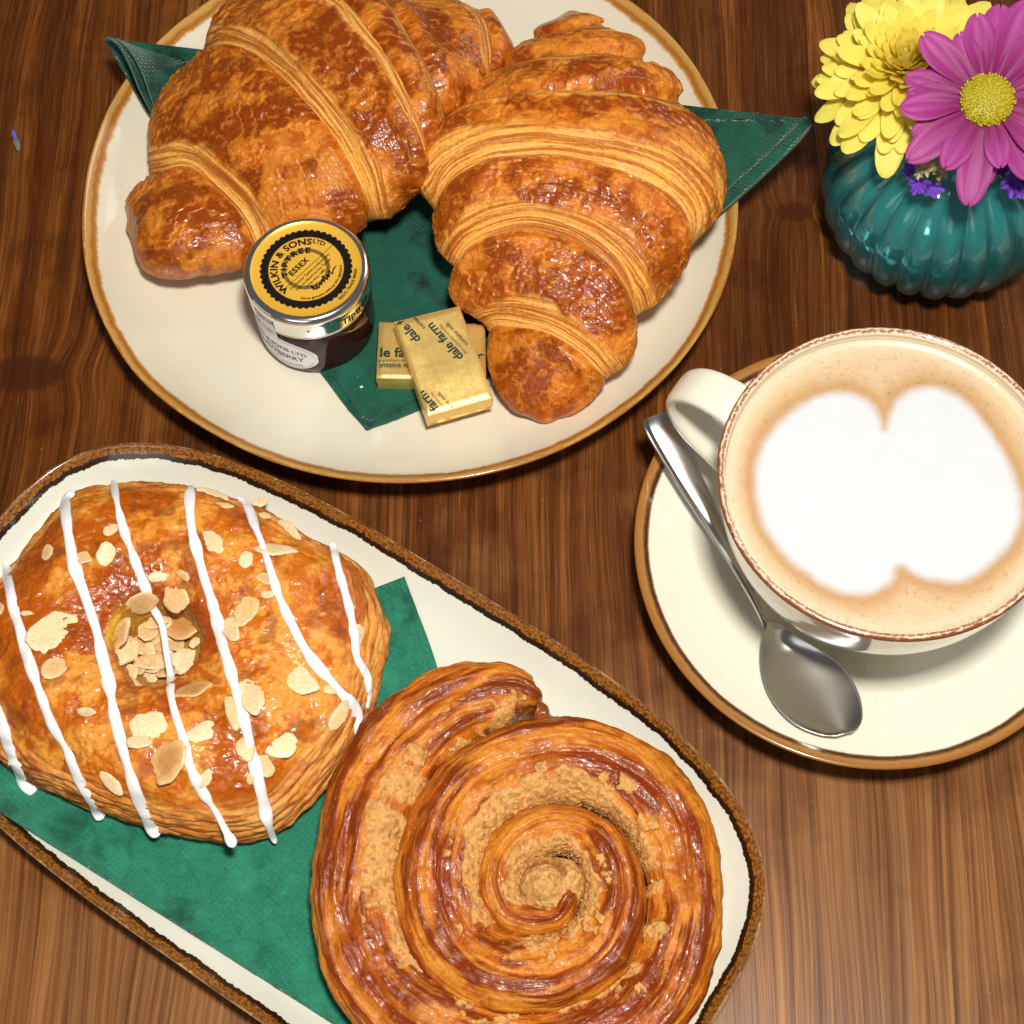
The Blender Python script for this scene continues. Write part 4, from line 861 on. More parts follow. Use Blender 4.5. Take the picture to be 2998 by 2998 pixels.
V, F = al.out(); mesh('label_lettering', V, F, ink, lab, smooth=False)
al = Acc(); V, F = text('Tiptree', .5, .006)
a0 = math.radians(-38)
def sk(V): a = a0+V[:, 0]/2.23; return np.c_[JC[0]+2.232*np.cos(a), JC[1]+2.232*np.sin(a), JZ+2.98+V[:, 1]]
al.add(sk(V), F); V, F = text('x', .2, .006); al.add(sk(V+[-2.0, .25]), F); V, F = al.out(); mesh('skirt_lettering', V, F, black, jar, smooth=False)

# ------------------------------------------------------------------ butter
foil = M('gold_foil'); fv = foil.coord('UV', (1, 1, 1)); fn1 = foil.noise(foil.coord('UV', (14, .4, 1)), 1, 3); fn2 = foil.noise(foil.coord('Object'), 1.3, 3)
foil.P(Base_Color=foil.mixc(fn1, (.74, .46, .11), (.95, .68, .24)), Metallic=.65, Roughness=foil.math('ADD', .24, foil.math('MULTIPLY', fn2, .25)))
foil.bump(foil.math('ADD', fn1, foil.math('MULTIPLY', fn2, 2)), .45, .03); foil = foil.m
dgreen = mat_plain('green_black_print', (.012, .035, .02), .4)
def pat(root, quad, zt, th, seed, texts):
    Q4 = np.array([W(p, z) for p, z in zip(quad, zt)]); n = 30
    s = np.linspace(0, 1, n); V = []; uvs = []
    c0 = Q4.mean(0); nrm = np.cross(Q4[1]-Q4[0], Q4[3]-Q4[0]); nrm /= np.linalg.norm(nrm); nrm *= np.sign(nrm[2])
    wdt = np.linalg.norm(Q4[1]-Q4[0]); hgt = np.linalg.norm(Q4[3]-Q4[0])
    def bil(a, b): return (Q4[0]*(1-a)+Q4[1]*a)*(1-b)+(Q4[3]*(1-a)+Q4[2]*a)*b
    def surf(a, b, drop):
        e = .07; da = np.minimum(a, 1-a)*wdt; db = np.minimum(b, 1-b)*hgt
        r = np.clip(e-np.minimum(da, db), 0, e); return bil(a, b)-nrm*((e-np.sqrt(np.maximum(e*e-r*r, 0)))+drop+.05*(vnoise(a*3+seed, b*3)-.5))
    top = np.array([[surf(a, b, 0) for b in s] for a in s])
    def side(k):
        a, b = [(s, 0*s), (0*s+1, s), (s[::-1], 0*s+1), (0*s, s[::-1])][k]
        out = []
        for q, (x, y) in enumerate(zip(a, b)):
            t_ = np.array([.07, .3, .6, .85, .97, 1.0]); 
            for t in t_:
                p = bil(x, y); m_ = (p-c0)*(1.0-.02*(t > .9)); crump = .05*(vnoise(q*.35+seed, t*3+k)-.5)
                out.append(c0+m_-nrm*th*t+(p-c0)/np.linalg.norm(p-c0)*crump*(1 if .1 < t < .95 else 0))
        return np.array(out).reshape(n, 6, 3)
    A = Acc(); uvl = []
    A.add(top.reshape(-1, 3), gridF(n, n).tolist()); uvl.append(np.array([[a*wdt, b*hgt] for a in s for b in s]))
    for k in range(4):
        sd = side(k); A.add(sd.reshape(-1, 3), gridF(n, 6, flip=True).tolist()); uvl.append(np.array([[i*.1, j*.2] for i in range(n) for j in range(6)]))
    A.add(np.array([c0+(q-c0)-nrm*th for q in Q4]), [(0, 1, 2, 3)]); uvl.append(np.zeros((4, 2)))
    V, F = A.out(); body = mesh('foil_wrapper', V, F, foil, root, uv=np.vstack(uvl))
    L_ = Acc()
    ex = (Q4[1]-Q4[0])/wdt; ey = (Q4[0]-Q4[3])/hgt
    for (s_, x, y, size, rot, off) in texts:       # x from left, y from the far edge (cm)
        V, F = text(s_, size, off, align='LEFT'); V = rot2(V, rot)+[x, -y]
        ok = (V[:, 0] > .03) & (V[:, 0] < wdt-.03) & (V[:, 1] < -.03) & (V[:, 1] > -hgt+.03)
        F = [f for f in F if all(ok[i] for i in f)]
        ab = np.c_[np.clip(V[:, 0]/wdt, 0, 1), np.clip(-V[:, 1]/hgt, 0, 1)]
        q = np.array([surf(a_, b_, -.012) for a_, b_ in ab]); L_.add(q, F)
    V, F = L_.out(); mesh('lettering', V, F, dgreen, body, smooth=False)
    return Q4, nrm
b1 = thing('butter_pat', 'gold foil butter pat lying flat underneath the other one', 'butter', (*W((810, 680), 1.1)[:2], 1.15), 'butter pats on the round plate')
rt = math.radians(2)
pat(b1, ZJ([(1012, 800), (1742, 815), (1750, 1205), (992, 1190)]), [2.15]*4, .98, 3,
    [('dale farm', -.42, 1.55, .55, rt, .016), ('sharing goodness everyday', -.3, 1.74, .16, rt, .0), ('contains milk', -.12, 1.98, .30, rt, .006), ('dale farm', 3.0, 1.6, .55, rt, .016)])
b2 = thing('butter_pat', 'gold foil butter pat resting tilted on top of the other one beside the croissant tip', 'butter', (*W((835, 690), 2.1)[:2], 2.2), 'butter pats on the round plate')
rt = math.radians(90+22)
pat(b2, ZJ([(1118, 802), (1568, 692), (1800, 1325), (1342, 1455)]), [3.25, 3.2, 2.75, 2.8], 1.0, 8,
    [('dale farm', 1.97, 2.05, .48, rt, .014), ('sharing goodness everyday', 2.12, 1.95, .14, rt, .0), ('contains milk', 2.28, 1.62, .22, rt, .004),
     ('dale farm', .72, .95, .48, rt, .014), ('contains milk', 1.0, .55, .22, rt, .004), ('dale farm', .85, 4.55, .48, rt, .014), ('sharing goodness everyday', 1.0, 4.45, .14, rt, 0), ('contains milk', 1.15, 4.2, .22, rt, .004)])
# sugar grains on the napkin
for x, y, s_, lb in ((806, 720-0, 0, ''),): pass
for (gx_, gy_, lab_) in ((675, 712, 'tiny white sugar crystal on the green napkin, nearer the jam jar'), (682, 730, 'tiny white sugar crystal on the green napkin, nearer the napkin corner')):
    q = W((gx_, gy_), 1.28); V = q+ico_v*np.array([.09, .06, .04]); mesh('sugar_crystal', V-0, ico_f, mat_plain('white_sugar', (.85, .85, .82), .3), None, org=q, label=lab_, cat='sugar', group='sugar crystals on the napkin', smooth=False)

# ------------------------------------------------------------------ coffee cup
CC = np.array([11.95, 23.95]); CR = 5.47; CZ = 1.06
cup = thing('coffee_cup', 'wide cream coffee cup with speckled brown rim, full of milky coffee', 'cup', (CC[0], CC[1], CZ))
outp = smoothprof([(2.35, .25), (2.45, .0), (2.75, .0), (2.85, .35), (2.95, .9), (3.35, 1.6), (4.05, 2.7), (4.7, 4.0), (5.12, 5.2), (5.33, 6.3), (5.42, 6.95), (5.47, 7.25)], 60)
lip = np.array([(5.47, 7.31), (5.44, 7.37), (5.38, 7.40), (5.30, 7.39), (5.24, 7.34), (5.21, 7.25)])
inp = smoothprof([(5.2, 7.1), (5.14, 6.6), (4.95, 5.7), (4.6, 4.4), (4, 3), (3, 1.8), (1.5, 1.2), (0, 1.1)], 30)
cprof = np.vstack([[(0, .3)], outp, lip, inp]); 
V, F, a = lathe(cprof+[0, CZ], 300, CC); rimi = 1+60+3
Lc = np.r_[0, np.cumsum(np.linalg.norm(np.diff(cprof, axis=0), axis=1))]; dd = Lc-Lc[rimi]    # + inside, - outside
uv = np.stack([np.broadcast_to((a*CR)[:, None], V.shape[:2]), np.broadcast_to(dd[None], V.shape[:2])], -1).reshape(-1, 2)
mc = M('cream_glaze_speckled'); uvn = mc.coord('UV', (1, 1, 1)); sp = mc.n('ShaderNodeSeparateXYZ'); mc.L.new(uvn, sp.inputs[0]); dv = sp.outputs[1]
nz = mc.noise(mc.coord('UV', (3.2, 7, 1)), 1, 5, .75); nz2 = mc.noise(mc.coord('UV', (.5, .5, 1)), 1, 3)
bo = mc.math('POWER', 2.718, mc.math('MULTIPLY', mc.math('POWER', mc.math('ABSOLUTE', mc.math('DIVIDE', mc.math('ADD', dv, .22), .22)), 2.0), -1))
bi = mc.math('POWER', 2.718, mc.math('MULTIPLY', mc.math('POWER', mc.math('ABSOLUTE', mc.math('DIVIDE', mc.math('SUBTRACT', dv, .20), .05)), 2.0), -1))
colc = mc.mixc(mc.math('MULTIPLY', bo, .6), (.72, .68, .54), (.60, .33, .13))
colc = mc.mixc(mc.math('MULTIPLY', mc.ramp(mc.math('ADD', mc.math('MULTIPLY', bo, .47), mc.math('ADD', mc.math('MULTIPLY', nz, .62), mc.math('MULTIPLY', nz2, .22))), [(.74, 0), (.80, 1)]), .95), colc, (.20, .045, .008))
colc = mc.mixc(mc.math('MULTIPLY', bi, .75), colc, (.55, .27, .08))
ring_out = mc.ramp(mc.math('ADD', mc.math('MULTIPLY', mc.math('POWER', 2.718, mc.math('MULTIPLY', mc.math('POWER', mc.math('ABSOLUTE', mc.math('DIVIDE', mc.math('ADD', dv, .0), .10)), 2.0), -1)), .35), mc.math('MULTIPLY', mc.noise(mc.coord('UV', (7, 9, 1)), 1, 4, .7), .8)), [(.66, 0), (.72, 1)])
colc = mc.mixc(mc.math('MULTIPLY', ring_out, .9), colc, (.30, .09, .02))
mc.P(Base_Color=colc, Roughness=.16, Coat_Weight=.8, Coat_Roughness=.05)
mesh('cup_body', V.reshape(-1, 3), F, mc.m, cup, uv=uv)
# handle: flat strap loop
ht = W(ZC([(228, 300)])[0], 6.2)[:2]-CC; HA = math.atan2(ht[1], ht[0]); HA += .02
hp = catmull([(5.0, 6.1), (5.9, 6.35), (6.9, 6.2), (7.55, 5.6), (7.65, 4.8), (7.2, 3.9), (6.3, 3.1), (5.2, 2.5), (4.0, 2.2), (3.6, 2.1)], 90)
tg = np.gradient(hp, axis=0); tg /= np.linalg.norm(tg, axis=1, keepdims=True); nn = np.stack([-tg[:, 1], tg[:, 0]], 1)
k = 24; a = np.arange(k)*2*PI/k; ux = np.sign(np.cos(a))*abs(np.cos(a))**.55; uy = np.sign(np.sin(a))*abs(np.sin(a))**.8
hwid = np.interp(np.linspace(0, 1, 90), [0, .08, .3, .7, 1], [1.0, .80, .72, .66, .75]); hth = np.interp(np.linspace(0, 1, 90), [0, .1, .5, 1], [.32, .23, .22, .3])
V = []
for i in range(90):
    rz = hp[i][None]+nn[i][None]*(uy*hth[i])[:, None]; sd = ux*hwid[i]
    V.append(np.c_[CC[0]+rz[:, 0]*math.cos(HA)-sd*math.sin(HA), CC[1]+rz[:, 0]*math.sin(HA)+sd*math.cos(HA), CZ+rz[:, 1]])
mcream = mat_plain('cream_glaze', (.74, .71, .58), .16, 2, .02, Coat_Weight=.8, Coat_Roughness=.05)
mesh('handle', np.array(V).reshape(-1, 3), gridF(90, k, cv=True), mcream, cup)
# coffee with the white two-lobed foam
nr_, na_ = 130, 420; rr_ = np.linspace(0, 1, nr_)**.8*5.185; a = np.arange(na_)*2*PI/na_; czf = CZ+6.92
X = CC[0]+np.cos(a)[:, None]*rr_; Y = CC[1]+np.sin(a)[:, None]*rr_
foam = catmull(ZC([(900, 340), (985, 355), (1045, 395), (1078, 455), (1090, 500), (1102, 450), (1132, 378), (1200, 332), (1290, 320), (1400, 365), (1500, 475), (1580, 600), (1642, 760), (1628, 900), (1560, 1000), (1480, 1070), (1400, 1112), (1310, 1108), (1220, 1085), (1150, 1045), (1120, 1105), (1060, 1148), (980, 1165), (880, 1140), (780, 1080), (680, 1000), (600, 880), (568, 760), (568, 640), (610, 530), (700, 430), (800, 365)]), 200, closed=True)
FP = W(foam, czf)[:, :2]
pts = np.stack([X.ravel(), Y.ravel()], 1); dmin = np.full(len(pts), 1e9); inside = np.zeros(len(pts), bool)
for i in range(len(FP)):
    p, q = FP[i], FP[(i+1) % len(FP)]; e = q-p; t = np.clip(((pts-p)@e)/(e@e), 0, 1); d = np.linalg.norm(pts-p-t[:, None]*e, axis=1); dmin = np.minimum(dmin, d)
    c_ = ((p[1] > pts[:, 1]) != (q[1] > pts[:, 1])) & (pts[:, 0] < (q[0]-p[0])*(pts[:, 1]-p[1])/(q[1]-p[1]+1e-12)+p[0]); inside ^= c_
sd = np.where(inside, -dmin, dmin); nn_ = fbm(pts[:, 0]*3, pts[:, 1]*3, o=4, seed=120)
sd2 = sd+.12*(nn_-.5)
rim_d = 5.185-np.tile(rr_, (na_, 1)).ravel()
col = mix(np.array([.62, .44, .27])*np.ones((len(pts), 1)), np.array([.45, .245, .09]), np.exp(-(np.clip(sd2, 0, 9)/.55)**2)*.9)
col = mix(col, np.array([.74, .58, .41]), np.clip(1-rim_d/.7, 0, 1)*.8)
col = col*(.94+.12*fbm(pts[:, 0]*5, pts[:, 1]*5, o=3, seed=121))[:, None]
col = mix(col, np.array([.60, .612, .635]), 1-sstep(-.26, .20, sd2))
col = col*(.975+.05*fbm(pts[:, 0]*1.2, pts[:, 1]*1.2, o=4, seed=125))[:, None]
bub = (vnoise(pts[:, 0]*14, pts[:, 1]*14, seed=122) > .86) & (sd > .15); col = np.where(bub[:, None], col*.8, col)
Zc = np.full(X.shape, czf)+.10*np.clip(1-(5.185-rr_)/.25, 0, 1)**2+.012*(fbm(X*4, Y*4, o=3, seed=5)-.5)
cm_ = M('milk_foam'); cm_.P(Base_Color=cm_.attr('Col'), Roughness=.33, Subsurface_Weight=.15, Subsurface_Radius=(.004, .003, .002), Subsurface_Scale=1.0)
cm_.bump(cm_.voro(cm_.coord('Object'), 7), .25, .02)
mesh('coffee', np.stack([X, Y, Zc], -1).reshape(-1, 3), gridF(na_, nr_, cu=True, flip=True), cm_.m, cup, col=col)

# ------------------------------------------------------------------ spoon
spoon = thing('teaspoon', 'steel teaspoon lying on the saucer with its bowl in front of the cup', 'teaspoon', (*W((1520, 1270), 1.6)[:2], 1.5))
steel = M('brushed_steel'); sn1 = steel.noise(steel.coord('Object'), 18, 4); steel.P(Base_Color=(.58, .57, .55), Metallic=1.0, Roughness=steel.math('ADD', .20, steel.math('MULTIPLY', sn1, .05))); steel = steel.m
# (left edge, right edge) in zoom readings and level
st_ = [((112, 455), (240, 412), 3.55), ((125, 500), (262, 440), 3.50), ((170, 580), (300, 540), 3.30), ((245, 700), (345, 655), 3.02), ((330, 830), (408, 795), 2.75), ((410, 955), (462, 930), 2.4), ((480, 1070), (518, 1058), 2.05), ((545, 1180), (575, 1170), 2.1), ((585, 1260), (608, 1250), 2.15),
       ((600, 1300), (650, 1268), 2.2), ((592, 1370), (740, 1330), 2.28), ((595, 1460), (850, 1395), 2.3), ((620, 1550), (930, 1460), 2.32), ((670, 1630), (980, 1545), 2.36), ((740, 1690), (1000, 1620), 2.4), ((830, 1725), (995, 1680), 2.44), ((900, 1732), (965, 1712), 2.46)]
A0 = catmull(np.array([[*ZC([s[0]])[0], s[2]] for s in st_]), 170, bylen=False); B0 = catmull(np.array([[*ZC([s[1]])[0], s[2]] for s in st_]), 170, bylen=False)
A3 = W(A0[:, :2], A0[:, 2]); B3 = W(B0[:, :2], B0[:, 2]); ns_ = 41; q = np.linspace(0, 1, ns_)
tt = np.linspace(0, 1, 170); bowl = sstep(.54, .66, tt)*(1-.9*sstep(.93, 1.0, tt)); hand = 1-sstep(.35, .52, tt)
V = A3[:, None]*(1-q)[None, :, None]+B3[:, None]*q[None, :, None]
cs_ = (2*q-1)
V[..., 2] += -(bowl[:, None])*.30*(1-cs_[None]**2)+(1-bowl)[:, None]*(.10*(1-cs_[None]**2))+hand[:, None]*(.07*sstep(.75, .85, abs(cs_))[None]*-1)
V[..., 2] = V[..., 2]+.0
Bt = V-[0, 0, .10]
A = Acc(); A.add(V.reshape(-1, 3), gridF(170, ns_, flip=False).tolist()); A.add(Bt.reshape(-1, 3), gridF(170, ns_, flip=True).tolist())
idx = np.arange(170*ns_).reshape(170, ns_); b = np.r_[idx[0, :], idx[1:, -1], idx[-1, -2::-1], idx[-2:0:-1, 0]]; b2_ = np.roll(b, -1)
V_, F_ = A.out(); F_ += [(int(x), int(y), int(y)+170*ns_, int(x)+170*ns_) for x, y in zip(b, b2_)]
zmin = None
mesh('spoon', V_, F_, steel, spoon)

# ------------------------------------------------------------------ vase with flowers
VC = np.array([16.62, 38.5]); VR = 4.3
vase = thing('glass_vase', 'ribbed round teal glass vase part filled with water', 'vase', (VC[0], VC[1], 0))
tg_ = M('teal_glass'); nt = tg_.nt
tr = tg_.n('ShaderNodeBsdfTransparent'); tr.inputs[0].default_value = (.70, 1, 1, 1)
gs = tg_.n('ShaderNodeBsdfGlossy'); gs.inputs['Roughness'].default_value = .10
fr_ = tg_.n('ShaderNodeFresnel'); fr_.inputs[0].default_value = 1.55
tg_.P(Base_Color=(.74, 1, 1), Roughness=.03, Transmission_Weight=1.0, IOR=1.5)
mx = tg_.n('ShaderNodeMixShader'); mx2 = tg_.n('ShaderNodeMixShader'); mx.inputs[0].default_value = .66
df = tg_.n('ShaderNodeBsdfDiffuse'); df.inputs[0].default_value = (.16, 1, 1, 1); tl = tg_.n('ShaderNodeBsdfTranslucent'); tl.inputs[0].default_value = (.16, 1, 1, 1); ad = tg_.n('ShaderNodeMixShader'); ad.inputs[0].default_value = .6; tg_.L.new(df.outputs[0], ad.inputs[1]); tg_.L.new(tl.outputs[0], ad.inputs[2])
md = tg_.n('ShaderNodeMixShader'); md.inputs[0].default_value = .52; tg_.L.new(tg_.b.outputs[0], md.inputs[1]); tg_.L.new(ad.outputs[0], md.inputs[2]); tg_.L.new(md.outputs[0], mx.inputs[1]); tg_.L.new(tr.outputs[0], mx.inputs[2])
tg_.L.new(fr_.outputs[0], mx2.inputs[0]); tg_.L.new(mx.outputs[0], mx2.inputs[1]); tg_.L.new(gs.outputs[0], mx2.inputs[2])
tg_.L.new(mx2.outputs[0], tg_.N['Material Output'].inputs[0])
vout = smoothprof([(0, .0), (2.0, .0), (2.6, .15), (3.4, .75), (4.05, 1.8), (4.3, 3.0), (4.15, 4.2), (3.6, 5.2), (2.8, 5.9), (2.1, 6.3), (1.8, 6.7), (1.95, 7.3)], 70)
vin = smoothprof([(1.75, 7.3), (1.6, 6.7), (1.9, 6.15), (2.6, 5.65), (3.4, 5.0), (3.95, 4.1), (4.05, 3.0), (3.8, 1.95), (3.15, 1.05), (2.4, .7), (0, .7)], 60)
def lobes(n, amp):
    def f(prof, a):
        env = np.interp(prof[:, 1], [0, .6, 2, 4, 6, 7], [.4, 1, 1, 1, .8, .25])
        lb = abs(np.sin(a*n/2))**.75
        return 1+amp*env[None, :]*(lb[:, None]-.6)
    return f
NL = 24
def vlathe(prof, amp, n=NL*16):
    a = np.arange(n)*2*PI/n; r = prof[None, :, 0]*lobes(NL, amp)(prof, a)
    return np.stack([VC[0]+r*np.cos(a)[:, None], VC[1]+r*np.sin(a)[:, None], np.broadcast_to(prof[None, :, 1], r.shape)], -1)
Pv = np.concatenate([vlathe(vout, .075), vlathe(vin, .03)], 1)
mesh('glass_shell', Pv.reshape(-1, 3), gridF(Pv.shape[0], Pv.shape[1], cu=True, flip=True)[:, ::-1], tg_.m, vase)
water = M('water'); water.P(Base_Color=(.95, 1, 1), Roughness=0, Transmission_Weight=1, IOR=1.33)
wp = np.vstack([[(0, .66)], vin[::-1][2:][vin[::-1][2:, 1] < 3.7]*[1.012, 1], [(0, 3.7)]])
lath('water', wp, water.m, vase, c=VC, n=128, flip=False)
stem_m = mat_plain('green_stem', (.10, .22, .03), .5, 6, .2)
# flowers
def petal_mesh(name, L, Wd, cup_, curl, mat, notch=0, nl=9, nw=5, tip=.5):
    V = []
    for i in range(nl):
        t = math.sin(PI/2*i/(nl-1)); wv = Wd/2*((.38+.62*sstep(0, 1, t/.6)) if t < .62 else math.sqrt(max(.0002, 1-((t-.62)/.381)**2)))
        for j in range(nw):
            c = -1+2*j/(nw-1); x = L*t-(notch*L*(1-abs(c))*t**8); z = cup_*Wd*(c*c)*math.sin(PI*min(1, t+.15))+curl*L*t*t+.03*Wd*math.cos(3*PI*c/1.0)
            V.append((x, c*wv, z))
    me = bpy.data.meshes.new(name); me.from_pydata([tuple(S*q for q in v) for v in V], [], [tuple(f) for f in gridF(nl, nw).tolist()])
    uvl = me.uv_layers.new(name='UVMap'); li = [l.vertex_index for l in me.loops]
    for k_, vi in enumerate(li): uvl.data[k_].uv = (vi//nw/(nl-1), (vi % nw)/(nw-1))
    me.polygons.foreach_set('use_smooth', [True]*len(me.polygons)); me.materials.append(mat)
    return me
def mat_petal(name, a, b, c, lines=6):
    m = M(name); u_ = m.coord('UV', (1, 1, 1)); sp = m.n('ShaderNodeSeparateXYZ'); m.L.new(u_, sp.inputs[0])
    st2 = m.noise(m.coord('UV', (.7, lines, 1)), 1, 3); ob = m.noise(m.coord('Object'), 1.2, 2)
    col = m.mixc(m.ramp(sp.outputs[0], [(0, 1), (.6, 0)]), a, b); col = m.mixc(m.math('MULTIPLY', m.ramp(st2, [(.4, 1), (.56, 0)]), .55), col, c)
    m.P(Base_Color=col, Roughness=.5, Subsurface_Weight=.35, Subsurface_Radius=(.004, .003, .002), Subsurface_Scale=1.0, Specular_IOR_Level=.35)
    m.bump(st2, .4, .04)
    tl = m.n('ShaderNodeBsdfTranslucent'); m.set(tl.inputs[0], col); mx = m.n('ShaderNodeMixShader'); mx.inputs[0].default_value = .28
    m.L.new(m.b.outputs[0], mx.inputs[1]); m.L.new(tl.outputs[0], mx.inputs[2]); m.L.new(mx.outputs[0], m.N['Material Output'].inputs[0]); return m.m
def put(me, name, parent, loc, xdir, zdir, sc=1.0, roll=0):
    o = bpy.data.objects.new(name, me); COL.objects.link(o); o.parent = parent; ORG[o.name] = ORG[parent.name]
    x = Vector(xdir).normalized(); z = Vector(zdir); z = (z-x*z.dot(x)).normalized(); y = z.cross(x)
    Mx = Matrix((x, y, z)).transposed()@Matrix.Rotation(roll, 3, 'X'); o.matrix_local = Matrix.Translation((Vector(loc)-Vector(ORG[parent.name]))*S)@Mx.to_4x4()@Matrix.Scale(sc, 4)
    return o
mum = thing('chrysanthemum', 'yellow chrysanthemum with many petals in the glass vase', 'flower', tuple(W((1690, 150), 8.0)))
ym = mat_petal('yellow_petal', (.93, .80, .14), (.90, .72, .06), (.90, .76, .16))
mum_c = W((1708, 122), 8.8); ax = np.array([-.20, -.12, .97]); ax /= np.linalg.norm(ax)
e1_ = np.cross(ax, [0, 1, 0]); e1_ /= np.linalg.norm(e1_); e2_ = np.cross(ax, e1_)
pm = [petal_mesh('petal', 1.0, .32, .26, cu_, ym, nl=10, nw=5) for cu_ in (.10, -.08, .25)]
NM = 160
for i in range(NM):
    f = (i+.5)/NM; el = f**.50*math.radians(97); az = i*2.399963+random.uniform(-.12, .12)
    dirv = ax*math.cos(el)+(e1_*math.cos(az)+e2_*math.sin(az))*math.sin(el)
    outw = (e1_*math.cos(az)+e2_*math.sin(az))
    base = mum_c+dirv*.25*(1-f)+outw*.55*f-ax*(.1+.5*f)
    ln = (.95+2.15*f**.8)*random.uniform(.85, 1.12); az += random.uniform(-.25, .25)
    zd = ax*math.sin(el)-outw*math.cos(el)
    put(pm[1 if f > .55 and i % 3 else (2 if f < .35 else 0)], 'petal', mum, base, dirv, zd, ln, random.uniform(-.25, .25))
V, F = tube([VC.tolist()+[2.0], (VC[0]-.8, VC[1]+.2, 6), tuple(mum_c-ax*.6)], [.16, .15, .2]); mesh('stem', V, F, stem_m, mum)
daisy = thing('daisy', 'magenta daisy with a yellow centre in the glass vase', 'flower', tuple(W((1863, 188), 9.0)))
pkm = mat_petal('magenta_petal', (.52, .065, .37), (.24, .008, .08), (.26, .018, .15), 5)
dc = W((1863, 188), 9.9); dax = np.array([-.12, -.30, .94]); dax /= np.linalg.norm(dax); f1 = np.cross(dax, [0, 1, 0]); f1 /= np.linalg.norm(f1); f2_ = np.cross(dax, f1)
pp = [petal_mesh('petal', 1.0, wd_, .14, cu_, pkm, notch=nt_, nl=12, nw=9, tip=.75) for wd_, cu_, nt_ in ((.38, -.10, .05), (.43, -.02, .07), (.34, -.2, .03))]
def imdir(an_): q = W((1863+60*math.cos(an_), 188-60*math.sin(an_)), 9.9)-dc; q = q-dax*np.dot(q, dax); return q/np.linalg.norm(q)
pet = [(118, 2.1, 1, .10), (140, 2.6, 1, .18), (163, 2.35, 0, .05), (172, 2.2, 1, -.02), (184, 2.4, 1, .12), (199, 2.2, 0, -.05), (214, 2.75, 0, .12), (237, 2.3, 1, .10), (262, 2.95, 0, -.02), (285, 2.0, 1, .10), (305, 2.5, 0, .0), (322, 2.4, 1, .1), (343, 2.4, 0, .05), (5, 2.5, 1, .1), (25, 2.6, 0, .05), (48, 2.7, 1, .12), (66, 3.0, 1, .15), (84, 2.8, 1, .05), (101, 2.5, 1, .12), (153, 2.2, 2, -.10), (275, 2.3, 2, -.12), (74, 2.6, 2, -.1)]
for an_, ln, kk_, up in pet:
    d = imdir(math.radians(an_)); xd = d+dax*up; ln = ln*1.0
    put(pp[kk_], 'petal', daisy, dc+d*.55-dax*.12, xd, dax, (ln-.45)*1.22, random.uniform(-.12, .12))
# centre disc: dome with florets
dm = mat_plain('yellow_florets', (.44, .36, .008), .6, 7, .3, Subsurface_Weight=.1, Subsurface_Radius=(.003, .002, .001)); gr_ = mat_plain('green_florets', (.42, .44, .02), .6, 7, .3)
Aq = Acc()
na2, nr2 = 48, 12
V = []
for i in range(na2):
    for j in range(nr2):
        t = j/(nr2-1); a_ = i*2*PI/na2; rr2 = .90*math.sin(t*PI/2)
        V.append(dc+(f1*math.cos(a_)+f2_*math.sin(a_))*rr2+dax*(.38*math.cos(t*PI/2)-.08))
disc = mesh('centre_disc', V, gridF(na2, nr2, cu=True), dm, daisy)
for i in range(300):
    f = (i+.5)/300; r2 = .92*math.sqrt(f)*random.uniform(.94, 1.02); a_ = i*2.39996+random.uniform(-.08, .08)
    q = dc+(f1*math.cos(a_)+f2_*math.sin(a_))*r2+dax*(.38*math.sqrt(max(0, 1-min(1, r2/.92)**2))-.06)
    nrm2 = dax+(f1*math.cos(a_)+f2_*math.sin(a_))*r2*.9; nrm2 /= np.linalg.norm(nrm2)
    sfl = .042+.012*f; Aq.add(q+(ico_v@np.stack([f1, f2_, nrm2]))*np.array(sfl)*(1+.5*(f > .8)), ico_f)
V, F = Aq.out(); mesh('florets', V, F, dm, disc, kind='stuff', smooth=True)
V, F = tube([(VC[0]+.8, VC[1]-.2, 2.0), (VC[0]+.9, VC[1]-.4, 6), tuple(dc-dax*.4)], [.15, .14, .18]); mesh('stem', V, F, stem_m, daisy)
# small purple statice sprigs
pur = mat_plain('violet_papery_petal', (.14, .04, .42), .7, 9, .4); buff = mat_plain('buff_calyx', (.45, .42, .20), .7, 8, .3)
def frill(c, axis, R0, mat, parent, name, seed, n=40):
    axis = np.array(axis, float)/np.linalg.norm(axis); a1 = np.cross(axis, [.3, 1, .2]); a1 /= np.linalg.norm(a1); a2 = np.cross(axis, a1); V = []
    for i in range(n):
        for j in range(5):
            t = j/4; a_ = i*2*PI/n; rad = R0*t*(1+.22*math.sin(a_*5+seed)+.12*math.sin(a_*11)*t); h_ = R0*(.9*t-.1)+.25*R0*t*math.sin(a_*7+seed)
            V.append(np.array(c)+(a1*math.cos(a_)+a2*math.sin(a_))*rad+axis*h_)
    return mesh(name, V, gridF(n, 5, cu=True), mat, parent)
st1 = thing('statice_sprig', 'small violet and buff dried sprig below the magenta daisy', 'flower', tuple(W((1745, 330), 7.2)), 'statice sprigs in the vase')
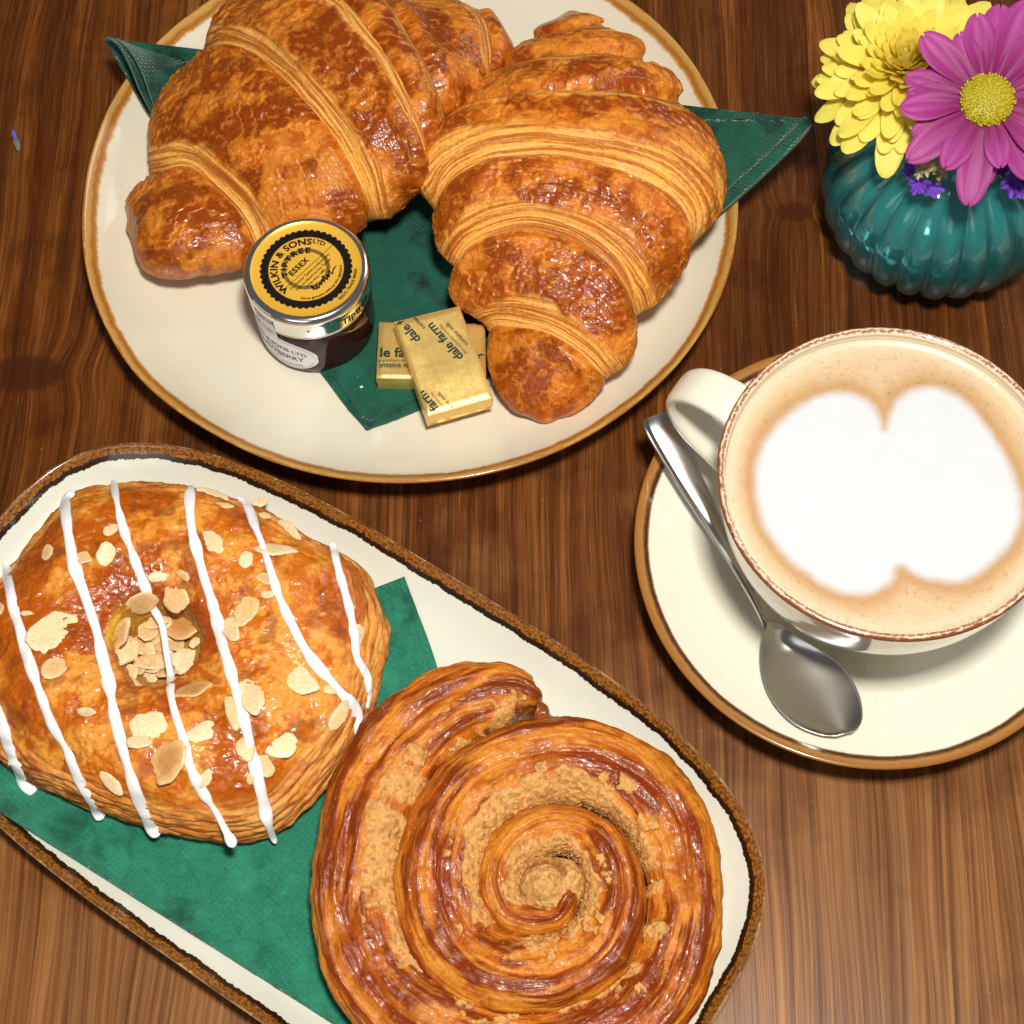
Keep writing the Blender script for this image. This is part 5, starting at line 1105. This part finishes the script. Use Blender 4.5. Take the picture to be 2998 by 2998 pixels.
for (x, y, r, ax3, sd_) in ((1722, 322, .26, (-.6, -.2, .5), 1), (1735, 345, .34, (-.3, -.8, .6), 2), (1758, 352, .30, (.1, -.9, .5), 3)): frill(W((x, y), 7.2), ax3, r, pur, st1, 'petal', sd_)
for (x, y, r, ax3, sd_) in ((1748, 318, .30, (-.2, -.3, 1), 5), (1768, 325, .26, (.3, -.5, .9), 6), (1757, 304, .26, (.2, .3, 1), 7), (1738, 330, .16, (-.8, -.3, .9), 8)): frill(W((x, y), 7.6), ax3, r, buff, st1, 'calyx', sd_)
V, F = tube([(VC[0]-.3, VC[1]-.6, 2.0), (VC[0]-.6, VC[1]-1.2, 5), tuple(W((1755, 325), 7.2))], [.09, .08, .07]); mesh('stem', V, F, stem_m, st1)
st2_ = thing('statice_sprig', 'violet statice sprig at the right edge of the photo under the magenta daisy', 'flower', tuple(W((1910, 335), 7.4)), 'statice sprigs in the vase')
for (x, y, r, ax3, sd_) in ((1893, 318, .34, (-.5, -.3, .8), 11), (1910, 342, .45, (.0, -.8, .7), 12), (1935, 330, .45, (.3, -.5, .8), 13), (1925, 352, .35, (.2, -.9, .5), 14)): frill(W((x, y), 7.4), ax3, r, pur, st2_, 'petal', sd_)
V, F = tube([(VC[0]+1.3, VC[1]-.6, 2.0), (VC[0]+1.5, VC[1]-1.2, 5), tuple(W((1915, 335), 7.3))], [.09, .08, .07]); mesh('stem', V, F, stem_m, st2_)
# fallen lavender bud on the table
lv = thing('lavender_bud', 'tiny fallen lavender bud with a purple tip lying on the wooden table', 'flower bud', tuple(W((30, 265), 0)))
pa = W((24, 246), .15); pb = W((36, 285), .14); pth = [pa*(1-t)+pb*t for t in np.linspace(0, 1, 9)]
V, F = tube(pth[3:], [.08, .13, .15, .14, .12, .05], 10); V = V+.03*(vnoise(V[:, 0]*9, V[:, 1]*9, V[:, 2]*9)[:, None]-.5); mesh('calyx', V, F, mat_plain('grey_green_calyx', (.16, .15, .12), .8, 12, .4), lv)
V, F = tube(pth[:5], [.05, .09, .10, .09, .07], 10); mesh('petal', V, F, mat_plain('lavender_petal', (.16, .10, .5), .7, 12, .3), lv)
